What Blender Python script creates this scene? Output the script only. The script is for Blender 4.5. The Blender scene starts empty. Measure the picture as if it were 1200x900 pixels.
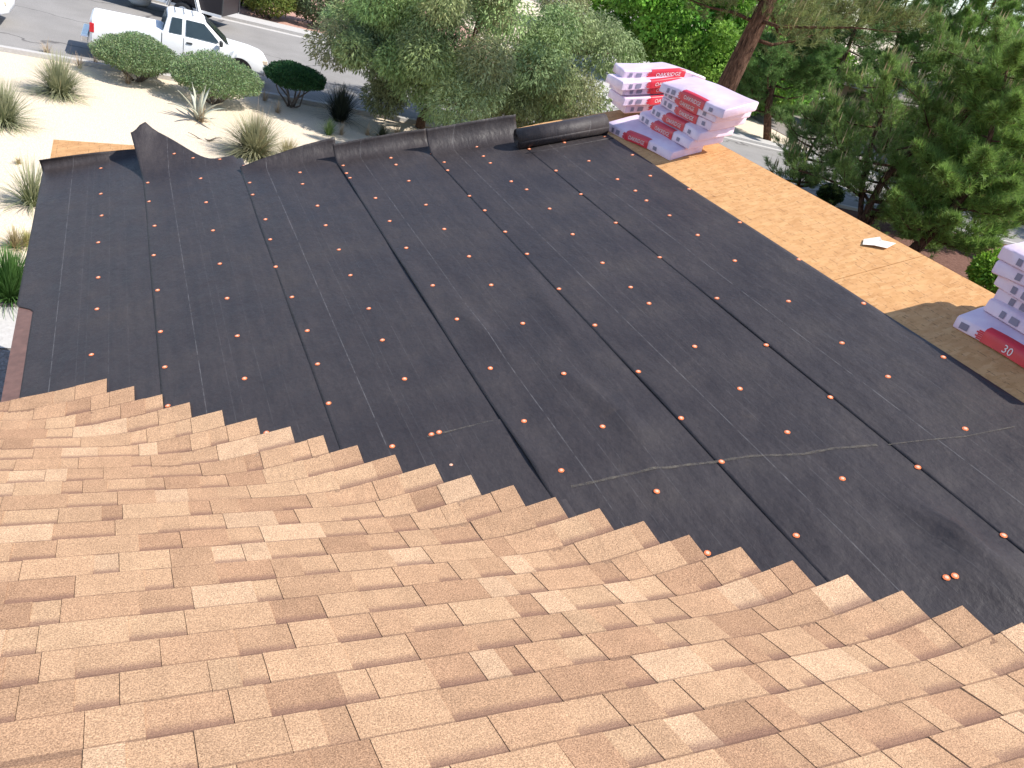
import bpy, math, random
import numpy as np
from mathutils import Vector, Matrix
R = math.radians
rng = np.random.default_rng(7)
random.seed(7)
scn = bpy.context.scene
COL = scn.collection

# ------------------------------------------------------------------ camera
FPX = 943.4
CM = np.array([[0.8925887, 0.0102872, 0.4507544], [-0.3754719, -0.5365174, 0.7557579], [0.2496122, -0.8438266, -0.4750268]])
CAM = np.array([0, 0, 6.0])
cd = bpy.data.cameras.new('camera'); cam = bpy.data.objects.new('camera', cd); COL.objects.link(cam)
mw = Matrix.Identity(4)
for r in range(3):
    mw[r][0] = CM[r, 0]; mw[r][1] = -CM[r, 1]; mw[r][2] = -CM[r, 2]; mw[r][3] = CAM[r]
cam.matrix_world = mw
cd.sensor_width = 36; cd.lens = 36 * FPX / 1200; cd.clip_end = 3000; cd.clip_start = 0.05
scn.camera = cam

# ------------------------------------------------------------------ sky and sun
SUN = Vector((0.52, -0.36, 0.86)).normalized()          # direction towards the sun
elev = math.asin(SUN.z); azim = math.atan2(SUN.x, SUN.y)
w = bpy.data.worlds.new('World'); scn.world = w; w.use_nodes = True
wn = w.node_tree; bg = wn.nodes['Background']
sky = wn.nodes.new('ShaderNodeTexSky'); sky.sky_type = 'NISHITA'; sky.sun_disc = False
sky.sun_elevation = elev; sky.sun_rotation = azim; sky.altitude = 600; sky.dust_density = 1.0
wn.links.new(sky.outputs[0], bg.inputs[0]); bg.inputs[1].default_value = 0.15
sd = bpy.data.lights.new('sun', 'SUN'); sd.energy = 4.6; sd.angle = R(0.53); sd.color = (1, 0.955, 0.88)
so = bpy.data.objects.new('sun', sd); COL.objects.link(so)
so.rotation_euler = SUN.to_track_quat('Z', 'Y').to_euler(); so.location = (30, -20, 50)
scn.view_settings.view_transform = 'Standard'; scn.view_settings.look = 'None'
scn.view_settings.gamma = 1; scn.view_settings.exposure = 0.62
scn.render.engine = 'CYCLES'

# ------------------------------------------------------------------ geometry of the place
S = 1 / 3
D1, D2 = 2.9896, 4.3937                     # felt slope z = D1 + S x ; shingled slope z = D2 - S y
XE, XR, XF = -0.5403, 5.31, 4.525           # eave, ridge, upper edge of the felt
VS = (D2 - D1) / S                          # valley: x + y = VS
KS = math.sqrt(1 + S * S)
def ray(px, py):
    v = np.array([px - 600, py - 450, FPX]); return CM @ v
def gp(px, py, z=0.0):
    r = ray(px, py); return CAM + r * ((z - CAM[2]) / r[2])
def rp(px, py, off=0.0):
    n = np.array([-S, 0, 1.]); r = ray(px, py); return CAM + r * ((D1 + off - n @ CAM) / (n @ r))
def proj(p):
    v = CM.T @ (np.asarray(p, float) - CAM); return 600 + FPX * v[0] / v[2], 450 + FPX * v[1] / v[2], v[2]
def roofz(x):
    return D1 + S * x if x < XR else D1 + S * XR - S * (x - XR)
def smax(a, b, k=0.1):
    h = max(k - abs(a - b), 0) / k; return max(a, b) + h * h * k / 4
def zs(x, y):
    return smax(D1 + S * x, D2 - S * y) + 0.011 * min(1, max(0, (x + y - VS) / 0.12))
YR0, DY = 3.4622, 0.1628
def yn(n): return YR0 - n * DY

# ------------------------------------------------------------------ helpers
ORG = {}
def link(o, parent=None):
    COL.objects.link(o)
    if parent is not None: o.parent = parent
    return o
def fast_mesh(name, V, F):
    V = np.asarray(V, np.float32); F = np.asarray(F, np.int32)
    me = bpy.data.meshes.new(name); k = F.shape[1]
    me.vertices.add(len(V)); me.vertices.foreach_set('co', V.ravel())
    me.loops.add(F.size); me.loops.foreach_set('vertex_index', F.ravel())
    me.polygons.add(len(F)); me.polygons.foreach_set('loop_start', np.arange(0, F.size, k, dtype=np.int32))
    me.polygons.foreach_set('loop_total', np.full(len(F), k, np.int32))
    me.update(calc_edges=True); return me
def set_col(me, cols):                       # per-vertex colour
    a = me.color_attributes.new('col', 'FLOAT_COLOR', 'POINT')
    c = np.ones((len(me.vertices), 4), np.float32); c[:, :3] = cols; a.data.foreach_set('color', c.ravel())
def thing(name, label, cat, loc=(0, 0, 0), rz=0, group=None):
    o = bpy.data.objects.new(name, None); COL.objects.link(o); o.location = Vector(loc); o.rotation_euler = (0, 0, rz)
    o['label'] = label; o['category'] = cat
    if group: o['group'] = group
    o.empty_display_size = 0.2
    return o
def tag(o, label, cat, group=None):
    o['label'] = label; o['category'] = cat
    if group: o['group'] = group
    return o
def mobj(name, me, m, parent=None, smooth=False):
    o = bpy.data.objects.new(name, me); link(o, parent)
    for q in (m if isinstance(m, (list, tuple)) else [m]): me.materials.append(q)
    if smooth: me.shade_smooth()
    return o
class MB:
    def __init__(s): s.v = []; s.f = []
    def add(s, V, F):
        b = len(s.v); s.v += [tuple(map(float, q)) for q in V]; s.f += [tuple(i + b for i in q) for q in F]; return s
    def box(s, c, d, rz=0, rot=None):
        M_ = rot if rot is not None else Matrix.Rotation(rz, 3, 'Z')
        V = [Vector(c) + M_ @ Vector((x * d[0] / 2, y * d[1] / 2, z * d[2] / 2)) for x in (-1, 1) for y in (-1, 1) for z in (-1, 1)]
        return s.add(V, [(0, 1, 3, 2), (4, 6, 7, 5), (0, 4, 5, 1), (2, 3, 7, 6), (0, 2, 6, 4), (1, 5, 7, 3)])
    def tube(s, pts, rad, n=8, cap=True):
        pts = [Vector(p) for p in pts]; rings = []
        for i, p in enumerate(pts):
            d = (pts[min(i + 1, len(pts) - 1)] - pts[max(i - 1, 0)])
            if d.length < 1e-6: d = Vector((0, 0, 1))
            d.normalize(); a = d.orthogonal().normalized() if i == 0 else (rings[-1][1] - d * rings[-1][1].dot(d)).normalized()
            rings.append((p, a, d.cross(a)))
        V = []; F = []
        for i, (p, a, b) in enumerate(rings):
            r = rad[i] if hasattr(rad, '__len__') else rad
            for k in range(n):
                t = 2 * math.pi * k / n; V.append(p + (a * math.cos(t) + b * math.sin(t)) * r)
        for i in range(len(rings) - 1):
            for k in range(n): F.append((i * n + k, i * n + (k + 1) % n, (i + 1) * n + (k + 1) % n, (i + 1) * n + k))
        if cap: F.append(tuple(range(n))[::-1]); F.append(tuple((len(rings) - 1) * n + k for k in range(n)))
        return s.add(V, F)
    def loft(s, rings, closed=True, caps=True):
        n = len(rings[0]); V = [p for r in rings for p in r]; F = []
        for i in range(len(rings) - 1):
            for k in range(n if closed else n - 1): F.append((i * n + k, i * n + (k + 1) % n, (i + 1) * n + (k + 1) % n, (i + 1) * n + k))
        if caps: F.append(tuple(range(n))[::-1]); F.append(tuple((len(rings) - 1) * n + k for k in range(n)))
        return s.add(V, F)
    def grid(s, P, flip=False):
        a, b = len(P), len(P[0]); V = [q for r in P for q in r]; F = []
        for i in range(a - 1):
            for j in range(b - 1):
                q = (i * b + j, i * b + j + 1, (i + 1) * b + j + 1, (i + 1) * b + j); F.append(q[::-1] if flip else q)
        return s.add(V, F)
    def build(s, name, m, parent=None, smooth=False, org=None, bevel=0, solid=0, fix=True):
        V = np.array(s.v)
        if org is not None: V = V - np.array(org)
        me = bpy.data.meshes.new(name); me.from_pydata(V.tolist(), [], s.f); me.update()
        if fix:
            import bmesh
            bm = bmesh.new(); bm.from_mesh(me); bmesh.ops.recalc_face_normals(bm, faces=bm.faces); bm.to_mesh(me); bm.free()
        o = mobj(name, me, m, parent, smooth)
        if solid: md = o.modifiers.new('s', 'SOLIDIFY'); md.thickness = solid; md.offset = 1
        if bevel: md = o.modifiers.new('b', 'BEVEL'); md.width = bevel; md.segments = 2; md.limit_method = 'ANGLE'
        return o

# ------------------------------------------------------------------ materials
class NT:
    def __init__(s, name, rough=0.8, spec=0.3):
        s.m = bpy.data.materials.new(name); s.m.use_nodes = True; s.t = s.m.node_tree
        s.p = s.t.nodes['Principled BSDF']; s.p.inputs['Roughness'].default_value = rough
        s.p.inputs['Specular IOR Level'].default_value = spec
    def n(s, ty, **kw):
        q = s.t.nodes.new('ShaderNode' + ty)
        for k, v in kw.items():
            if k in q.inputs.keys() if hasattr(q.inputs, 'keys') else False: q.inputs[k].default_value = v
            else: setattr(q, k, v)
        return q
    def l(s, a, b): s.t.links.new(a, b)
    def coord(s, kind='Object'): return s.n('TexCoord').outputs[kind]
    def noise(s, vec, scale, detail=4, rough=0.6, stretch=None):
        if stretch:
            mp = s.n('Mapping'); mp.inputs['Scale'].default_value = stretch; s.l(vec, mp.inputs['Vector']); vec = mp.outputs[0]
        q = s.n('TexNoise'); q.inputs['Scale'].default_value = scale; q.inputs['Detail'].default_value = detail; q.inputs['Roughness'].default_value = rough
        s.l(vec, q.inputs['Vector']); return q.outputs['Fac']
    def ramp(s, fac, stops):
        q = s.n('ValToRGB'); e = q.color_ramp.elements
        while len(e) < len(stops): e.new(0.5)
        for a, (p, c) in zip(e, stops): a.position = p; a.color = (*c, 1) if len(c) == 3 else c
        s.l(fac, q.inputs[0]); return q.outputs[0]
    def math(s, op, a, b=None, clamp=False):
        q = s.n('Math', operation=op, use_clamp=clamp)
        for i, x in enumerate((a, b)):
            if x is None: continue
            if isinstance(x, (int, float)): q.inputs[i].default_value = x
            else: s.l(x, q.inputs[i])
        return q.outputs[0]
    def mix(s, fac, a, b, mode='MIX'):
        q = s.n('Mix', data_type='RGBA', blend_type=mode)
        for i, x in ((0, fac), (6, a), (7, b)):
            if isinstance(x, (int, float)): q.inputs[i].default_value = x
            elif isinstance(x, tuple): q.inputs[i].default_value = (*x, 1)
            else: s.l(x, q.inputs[i])
        return q.outputs[2]
    def base(s, c):
        if isinstance(c, tuple): s.p.inputs['Base Color'].default_value = (*c, 1)
        else: s.l(c, s.p.inputs['Base Color'])
        return s
    def bump(s, h, strength=0.3, dist=0.01):
        q = s.n('Bump'); q.inputs['Strength'].default_value = strength; q.inputs['Distance'].default_value = dist
        s.l(h, q.inputs['Height']); s.l(q.outputs[0], s.p.inputs['Normal']); return s
def plain(name, c, rough=0.6, spec=0.4, metal=0.0, var=0.12, scale=6):
    t = NT(name, rough, spec); t.p.inputs['Metallic'].default_value = metal
    f = t.noise(t.coord(), scale)
    t.base(t.ramp(f, [(0.3, tuple(x * (1 - var) for x in c)), (0.7, tuple(min(1, x * (1 + var)) for x in c))])); return t.m
def ground_mat(name, c1, c2, c3, scale, bump=0.4, patch=0.15):
    t = NT(name, 0.95, 0.1); co = t.coord()
    a = t.noise(co, scale, 6, 0.7); b = t.noise(co, patch, 4, 0.6); v = t.n('TexVoronoi'); v.inputs['Scale'].default_value = scale * 1.3; t.l(co, v.inputs['Vector'])
    c = t.ramp(a, [(0.25, c1), (0.5, c2), (0.75, c3)])
    c = t.mix(0.35, c, t.ramp(v.outputs['Color'], [(0.1, c1), (0.9, c3)]))
    c = t.mix(t.math('MULTIPLY', b, 0.5), c, t.mix(0.5, c, c1))
    t.base(c); t.bump(t.math('ADD', a, v.outputs['Distance']), bump, 0.03); return t.m
def leaf_mat(name, rough=0.6, trans=0.25):
    t = NT(name, rough, 0.25); a = t.n('VertexColor', layer_name='col')
    t.base(a.outputs[0])
    tr = t.n('BsdfTranslucent'); mx = t.n('MixShader'); mx.inputs[0].default_value = trans
    t.l(a.outputs[0], tr.inputs[0]); t.l(t.p.outputs[0], mx.inputs[1]); t.l(tr.outputs[0], mx.inputs[2])
    t.l(mx.outputs[0], t.t.nodes['Material Output'].inputs[0]); return t.m
MT = {}
# shingle granules: per-piece colour, printed dark shadow band along the upslope edge of the lower layer
t = NT('asphalt_shingle', 0.95, 0.15); co = t.coord(); vc = t.n('VertexColor', layer_name='col').outputs[0]
uv = t.n('UVMap', uv_map='uv'); sx = t.n('SeparateXYZ'); t.l(uv.outputs[0], sx.inputs[0])
g1 = t.noise(co, 210, 3, 0.75); g2 = t.noise(co, 130, 3, 0.7); g3 = t.noise(co, 9, 3, 0.5)
gr = t.ramp(g1, [(0.33, (0.50, 0.47, 0.45)), (0.5, (1, 1, 1)), (0.66, (1.55, 1.53, 1.48))])
c = t.mix(1.0, vc, gr, 'MULTIPLY')
c = t.mix(1.0, c, t.ramp(g2, [(0.3, (0.82, 0.80, 0.78)), (0.7, (1.16, 1.17, 1.18))]), 'MULTIPLY')
c = t.mix(1.0, c, t.ramp(g3, [(0.3, (0.92, 0.92, 0.92)), (0.7, (1.07, 1.07, 1.07))]), 'MULTIPLY')
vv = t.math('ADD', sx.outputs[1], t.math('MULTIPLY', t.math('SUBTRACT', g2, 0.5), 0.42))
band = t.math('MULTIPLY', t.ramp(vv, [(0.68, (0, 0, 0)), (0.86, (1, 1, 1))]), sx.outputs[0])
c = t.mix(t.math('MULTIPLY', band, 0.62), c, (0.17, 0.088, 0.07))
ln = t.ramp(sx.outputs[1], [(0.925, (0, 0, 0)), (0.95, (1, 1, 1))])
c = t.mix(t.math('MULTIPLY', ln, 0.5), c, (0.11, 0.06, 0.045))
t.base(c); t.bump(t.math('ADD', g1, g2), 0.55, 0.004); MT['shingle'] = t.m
MT['underlay'] = plain('dark_underlay', (0.05, 0.035, 0.028), 0.9, 0.1)
# felt
t = NT('roofing_felt', 0.62, 0.34); co = t.coord(); sx = t.n('SeparateXYZ'); t.l(co, sx.inputs[0])
a = t.noise(co, 2.2, 5, 0.6); b = t.noise(co, 40, 4, 0.7); st = t.noise(co, 3.0, 4, 0.6, (6, 0.35, 1)); fine = t.noise(co, 260, 2, 0.6)
c = t.ramp(a, [(0.3, (0.031, 0.0255, 0.0265)), (0.55, (0.0405, 0.034, 0.035)), (0.75, (0.050, 0.042, 0.041))])
c = t.mix(1.0, c, t.ramp(b, [(0.3, (0.86, 0.86, 0.86)), (0.7, (1.15, 1.14, 1.13))]), 'MULTIPLY')
c = t.mix(1.0, c, t.ramp(st, [(0.3, (0.9, 0.9, 0.91)), (0.7, (1.12, 1.1, 1.08))]), 'MULTIPLY')
c = t.mix(t.ramp(t.noise(co, 3.7, 6, 0.75), [(0.62, (0, 0, 0)), (0.8, (0.25, 0.25, 0.25))]), c, (0.12, 0.09, 0.065))
c = t.mix(t.ramp(fine, [(0.74, (0, 0, 0)), (0.8, (0.5, 0.5, 0.5))]), c, (0.2, 0.16, 0.12))
fr = t.math('FRACT', t.math('DIVIDE', sx.outputs[0], 0.8434))
for pos, wd, k in ((0.27, 0.0032, 0.22), (0.44, 0.002, 0.11), (0.50, 0.002, 0.08), (0.66, 0.002, 0.10), (0.80, 0.002, 0.06)):
    d = t.math('ABSOLUTE', t.math('SUBTRACT', fr, pos)); m_ = t.math('LESS_THAN', d, wd)
    m_ = t.math('MULTIPLY', m_, t.ramp(t.noise(co, 14, 3), [(0.35, (0, 0, 0)), (0.6, (k, k, k))]))
    c = t.mix(m_, c, (0.32, 0.31, 0.31))
t.base(c); t.l(t.ramp(a, [(0.3, (0.46,) * 3), (0.7, (0.62,) * 3)]), t.p.inputs['Roughness'])
wr = t.noise(co, 4.5, 4, 0.55, (1.8, 0.9, 1))
t.bump(t.math('ADD', t.math('ADD', t.math('MULTIPLY', fine, 0.12), t.math('MULTIPLY', b, 0.2)), t.math('MULTIPLY', wr, 2.4)), 0.33, 0.024); MT['felt'] = t.m
# OSB
t = NT('osb', 0.75, 0.25); co = t.coord(); sx = t.n('SeparateXYZ'); t.l(co, sx.inputs[0])
v = t.n('TexVoronoi'); v.inputs['Scale'].default_value = 16; mp = t.n('Mapping'); mp.inputs['Scale'].default_value = (1, 2.6, 1); t.l(co, mp.inputs[0]); t.l(mp.outputs[0], v.inputs['Vector'])
c = t.ramp(v.outputs['Color'], [(0.1, (0.47, 0.235, 0.10)), (0.5, (0.59, 0.315, 0.145)), (0.9, (0.67, 0.39, 0.195))])
c = t.mix(0.5, c, t.ramp(t.noise(co, 9, 5, 0.7), [(0.3, (0.42, 0.21, 0.07)), (0.7, (0.64, 0.36, 0.14))]))
for ax, per, wd in ((0, 0.102, 0.03), (1, 0.406, 0.006)):
    q = t.math('ABSOLUTE', t.math('SUBTRACT', t.math('FRACT', t.math('DIVIDE', sx.outputs[ax], per)), 0.5)); m_ = t.math('LESS_THAN', q, wd)
    m_ = t.math('MULTIPLY', m_, t.ramp(t.noise(co, 30, 3, 0.6), [(0.5, (0, 0, 0)), (0.6, (0.6,) * 3)]))
    c = t.mix(m_, c, (0.10, 0.055, 0.03))
st = t.ramp(t.noise(co, 24, 3, 0.6, (3.2, 0.9, 1)), [(0.60, (0, 0, 0)), (0.68, (0.55,) * 3)])
c = t.mix(st, c, (0.16, 0.075, 0.03)); t.base(c); t.bump(v.outputs['Distance'], 0.15, 0.004); MT['osb'] = t.m
# bundle plastic
t = NT('wrapper_plastic', 0.28, 0.5); co = t.coord(); t.base(t.ramp(t.noise(co, 5, 4), [(0.3, (0.62, 0.46, 0.60)), (0.7, (0.78, 0.64, 0.74))]))
t.p.inputs['Subsurface Weight'].default_value = 0.0
t.bump(t.noise(co, 16, 4, 0.6, (1, 2.2, 1)), 0.3, 0.012); MT['wrap'] = t.m
MT['red'] = plain('label_red', (0.58, 0.025, 0.045), 0.35, 0.5); MT['white'] = plain('print_white', (0.75, 0.70, 0.72), 0.5); MT['grey'] = plain('print_grey', (0.22, 0.2, 0.28), 0.5)
MT['cap'] = plain('orange_cap', (0.80, 0.20, 0.065), 0.45, 0.4); MT['nail'] = plain('nail_head', (0.80, 0.47, 0.33), 0.45, 0.5)
MT['drip'] = plain('brown_drip', (0.16, 0.085, 0.065), 0.5, 0.4, 0, 0.2, 20)
MT['stucco'] = plain('stucco', (0.42, 0.31, 0.22), 0.95, 0.1, 0, 0.1, 30); MT['fascia'] = plain('fascia_wood', (0.20, 0.13, 0.09), 0.8)
MT['gravel'] = ground_mat('tan_gravel', (0.50, 0.40, 0.295), (0.66, 0.555, 0.43), (0.76, 0.67, 0.545), 26)
MT['pink'] = ground_mat('pink_gravel', (0.28, 0.15, 0.12), (0.43, 0.25, 0.20), (0.55, 0.36, 0.29), 9)
MT['mulch'] = ground_mat('shade_toned_red_mulch', (0.08, 0.04, 0.032), (0.15, 0.078, 0.06), (0.24, 0.14, 0.11), 9)  # red mulch darkened so that its colour carries the shade over the bed
MT['darkgravel'] = ground_mat('grey_gravel', (0.13, 0.11, 0.10), (0.25, 0.22, 0.20), (0.42, 0.39, 0.37), 22)
MT['concrete'] = ground_mat('concrete', (0.38, 0.36, 0.34), (0.46, 0.44, 0.42), (0.52, 0.50, 0.48), 14, 0.1)
t = NT('asphalt', 0.9, 0.2); co = t.coord(); a = t.noise(co, 0.5, 5, 0.6); b = t.noise(co, 34, 4, 0.75)
c = t.ramp(a, [(0.3, (0.22, 0.207, 0.195)), (0.7, (0.28, 0.264, 0.25))]); c = t.mix(1.0, c, t.ramp(b, [(0.3, (0.8,) * 3), (0.7, (1.2,) * 3)]), 'MULTIPLY')
v = t.n('TexVoronoi', feature='DISTANCE_TO_EDGE'); v.inputs['Scale'].default_value = 0.16
wp = t.n('Mix', data_type='VECTOR'); wp.inputs[0].default_value = 0.25; tn = t.n('TexNoise'); tn.inputs['Scale'].default_value = 0.7; tn.inputs['Detail'].default_value = 6; t.l(co, tn.inputs['Vector'])
ad = t.n('VectorMath', operation='ADD'); sc_ = t.n('VectorMath', operation='SCALE'); sc_.inputs['Scale'].default_value = 2.4; t.l(tn.outputs['Color'], sc_.inputs[0]); t.l(co, ad.inputs[0]); t.l(sc_.outputs[0], ad.inputs[1])
mp = t.n('Mapping'); mp.inputs['Scale'].default_value = (0.55, 1.3, 1); t.l(ad.outputs[0], mp.inputs[0]); t.l(mp.outputs[0], v.inputs['Vector'])
c = t.mix(t.ramp(v.outputs['Distance'], [(0.004, (0.7,) * 3), (0.014, (0, 0, 0))]), c, (0.06, 0.055, 0.055)); t.base(c); t.bump(b, 0.3, 0.01); MT['asphalt'] = t.m
MT['carwhite'] = plain('white_car_paint', (0.80, 0.80, 0.80), 0.45, 0.35, 0, 0.02); MT['glass'] = plain('tinted_glass', (0.03, 0.045, 0.05), 0.08, 0.6, 0, 0.1)
MT['tyre'] = plain('rubber', (0.025, 0.025, 0.027), 0.8); MT['rim'] = plain('rim_metal', (0.5, 0.5, 0.52), 0.35, 0.5, 0.6); MT['chrome'] = plain('bumper_chrome', (0.55, 0.56, 0.6), 0.25, 0.5, 0.8)
MT['black'] = plain('black_panel', (0.018, 0.014, 0.018), 0.4, 0.4); MT['tail'] = plain('tail_lamp_red', (0.55, 0.02, 0.03), 0.25, 0.5); MT['seam'] = plain('dark_seam', (0.05, 0.05, 0.05), 0.7)
MT['amber'] = plain('clear_lamp', (0.75, 0.6, 0.45), 0.2, 0.5)
MT['bark'] = plain('bark_brown', (0.13, 0.075, 0.05), 0.95, 0.1, 0, 0.35, 14); MT['barkgrey'] = plain('bark_grey', (0.15, 0.12, 0.10), 0.95, 0.1, 0, 0.3, 10)
t = NT('pine_bark', 0.95, 0.1); co = t.coord(); n_ = t.noise(co, 6, 6, 0.7, (3, 3, 0.7)); t.base(t.ramp(n_, [(0.35, (0.03, 0.018, 0.013)), (0.5, (0.10, 0.055, 0.036)), (0.72, (0.22, 0.13, 0.09))])); t.bump(n_, 0.9, 0.05); MT['pinebark'] = t.m
MT['leaf'] = leaf_mat('foliage', 0.6, 0.35); MT['needle'] = leaf_mat('needles', 0.55, 0.35); MT['blade'] = leaf_mat('grass_blades', 0.6, 0.25)
MT['agave'] = plain('agave_leaf', (0.46, 0.47, 0.38), 0.6, 0.3); MT['paper'] = plain('scrap_paper', (0.72, 0.66, 0.58), 0.8)
MT['brickred'] = plain('block_wall', (0.42, 0.36, 0.32), 0.9, 0.1, 0, 0.15, 5); MT['tileroof'] = plain('grey_tile', (0.33, 0.29, 0.26), 0.9, 0.1, 0, 0.2, 4)
MT['flower'] = plain('red_flower', (0.55, 0.09, 0.03), 0.6)
t = NT('dust', 0.95, 0.1); t.base((0.16, 0.14, 0.115)); tr = t.n('BsdfTransparent'); mx = t.n('MixShader')
t.l(t.ramp(t.noise(t.coord(), 30, 4, 0.7), [(0.35, (0.12,) * 3), (0.7, (0.75,) * 3)]), mx.inputs[0]); t.l(tr.outputs[0], mx.inputs[1]); t.l(t.p.outputs[0], mx.inputs[2]); t.l(mx.outputs[0], t.t.nodes['Material Output'].inputs[0]); MT['dust'] = t.m

# ------------------------------------------------------------------ setting: ground, street, kerbs
def sheet(name, pts, z, m, kind='structure', parent=None):
    b = MB(); b.add([(x, y, z) for x, y in pts], [tuple(range(len(pts)))]); o = b.build(name, m, parent); o['kind'] = kind; return o
g = sheet('ground', [(-1500, -1500), (1500, -1500), (1500, 1500), (-1500, 1500)], 0.0, MT['gravel'])
def ky(x): return 25.75 - 0.02 * x - 0.0032 * max(x, 0) ** 2      # near kerb line
def fy(x): return 38.2 - 0.16 * x - 0.0012 * max(x, 0) ** 2        # far kerb line
xs = np.linspace(-60, 70, 66)
sheet('street', [(x, ky(x)) for x in xs] + [(x, fy(x)) for x in xs[::-1]], 0.004, MT['asphalt'])
def strip3(name, f0, f1, z, m):
    b = MB(); r = []
    for x in xs: r.append([(x, f0(x), -0.05), (x, f0(x), z), (x, f1(x), z), (x, f1(x), -0.05)])
    b.loft(r, closed=False, caps=False); o = b.build(name, m, bevel=0.0); o['kind'] = 'structure'; return o
strip3('near_kerb', lambda x: ky(x) - 0.22, lambda x: ky(x) + 0.0, 0.12, MT['concrete'])
strip3('near_gutter', lambda x: ky(x) + 0.004, lambda x: ky(x) + 0.42, 0.012, MT['concrete'])
strip3('far_gutter', lambda x: fy(x) - 0.4, lambda x: fy(x) - 0.004, 0.012, MT['concrete'])
strip3('far_kerb', lambda x: fy(x), lambda x: fy(x) + 0.2, 0.13, MT['concrete'])
strip3('far_pavement', lambda x: fy(x) + 0.204, lambda x: fy(x) + 1.3, 0.12, MT['concrete'])
sheet('pink_gravel_yard', [(x, fy(x) + 1.2) for x in xs if x < 20] + [(30, 110), (-90, 110)], 0.03, MT['pink'])
# side of the house beyond the ridge: reddish mulch bed and walk
sheet('far_yard', [(x, fy(x) + 1.2) for x in xs if x > 32] + [(140, 60), (140, 110), (45, 110)], 0.026, MT['darkgravel'])
sheet('mulch_bed', [(11, -6), (45, -6)] + [(x, ky(x) - 0.24) for x in np.linspace(45, 13, 20)] + [(11, 20)], 0.012, MT['mulch'])
sheet('front_path', [(-4.5, 10.2), (0.3, 10.2), (0.3, 11.3), (-4.5, 11.3)], 0.03, MT['concrete'])
sheet('shade_toned_gravel_bed', [(-4.5, 11.3), (0.3, 11.3), (0.3, 12.15), (-0.9, 12.18), (-1.5, 12.36), (-4.5, 12.3)], 0.016, MT['darkgravel'])  # grey gravel; its dark tone also paints in house shade the sun leaves out
sheet('side_gravel', [(-6, 4.4), (0.2, 4.4), (0.2, 10.2), (-6, 10.2)], 0.016, MT['darkgravel'])
sheet('driveway', [(21, 36), (29, 36), (40, 60), (30, 60)], 0.14, MT['concrete'])

# ------------------------------------------------------------------ house
HO = np.array([XE, 4.78, 0.0])
house = thing('house', 'house with half finished valley roof of black felt and tan shingles', 'house', HO)
def H(mb, name, m, parent=None, **kw): return mb.build(name, m, parent or house, org=HO, **kw)
RAKE = [(XE, 10.03), (0.41, 9.22), (0.411, 8.38), (1.63, 7.8), (2.86, 7.72), (4.085, 7.84), (XR, 7.8)]
def rake_y(x):
    for (xa, ya), (xb, yb) in zip(RAKE, RAKE[1:]):
        if x <= xb: return ya + (yb - ya) * (x - xa) / (xb - xa)
    return RAKE[-1][1]
# walls
def wall(name, p, q, z0, z1, th=0.2, ztop2=None):
    b = MB(); p = Vector((*p, 0)); q = Vector((*q, 0)); d = (q - p).normalized(); n = Vector((-d.y, d.x, 0)) * th
    zt2 = z1 if ztop2 is None else ztop2
    V = []
    for off in (Vector((0, 0, 0)), n):
        V += [(p + off + Vector((0, 0, z0))), (q + off + Vector((0, 0, z0))), (q + off + Vector((0, 0, zt2))), (p + off + Vector((0, 0, z1)))]
    b.add(V, [(0, 1, 2, 3), (7, 6, 5, 4), (0, 4, 5, 1), (1, 5, 6, 2), (2, 6, 7, 3), (3, 7, 4, 0)]); return H(b, name, MT['stucco'])
wall('wall', (0.0, 4.2), (0.0, 9.2), 0, 2.72)
wall('wall', (-6, 4.2), (-0.2, 4.2), 0, 2.7)
wall('wall', (0.0, 9.2), (1.3, 8.0), 0, 2.75, ztop2=3.2); wall('wall', (1.3, 8.0), (XR, 7.3), 0, 3.2, ztop2=4.4); wall('wall', (XR, 7.3), (10.6, 6.4), 0, 4.4, ztop2=2.9)
wall('wall', (10.6, 6.4), (10.6, -6), 0, 2.85); wall('wall', (-6, -6), (-6, 4.2), 0, 2.7)
# OSB panels: rows up the slope, joints every 2.44 m
def panel(x0, x1, y0, y1, side=1):
    b = MB(); g_ = 0.003; yy = lambda x, y: min(y, rake_y(x))
    P = [(x0 + g_, y0 + g_), (x1 - g_, y0 + g_), (x1 - g_, yy(x1 - .005, y1) - g_), (x0 + g_, yy(x0 + .005, y1) - g_)]
    if P[2][1] - P[1][1] < 0.05 and P[3][1] - P[0][1] < 0.05: return
    P = [(x, max(y, y0 + g_ + 0.002)) for x, y in P]
    z = lambda x: roofz(x) - 0.004
    b.add([(x, y, z(x) + dz) for dz in (-0.014, 0) for x, y in P], [(3, 2, 1, 0), (4, 5, 6, 7), (0, 1, 5, 4), (1, 2, 6, 5), (2, 3, 7, 6), (3, 0, 4, 7)])
    H(b, 'osb_panel', MT['osb'])
rows = [XE, 0.41, 1.63, 2.86, 4.085, XR]
for i, (xa, xb) in enumerate(zip(rows, rows[1:])):
    o_ = 1.22 * (i % 2)
    for y0 in np.arange(-3.6 + o_ + 0.08, 10.5, 2.44):
        vy = VS - xb
        if y0 + 2.44 < vy - 0.3: continue
        if y0 > rake_y(xa): continue
        panel(xa, xb, y0, y0 + 2.44)
for i, (xa, xb) in enumerate([(XR, 6.53), (6.53, 7.75), (7.75, 8.97), (8.97, 10.19), (10.19, 11.1)]):
    for y0 in np.arange(-6.0 + 0.3 * i, 8.0, 2.44):
        if y0 < rake_y(xa) - .1: panel(xa, xb, y0, y0 + 2.44)
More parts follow.
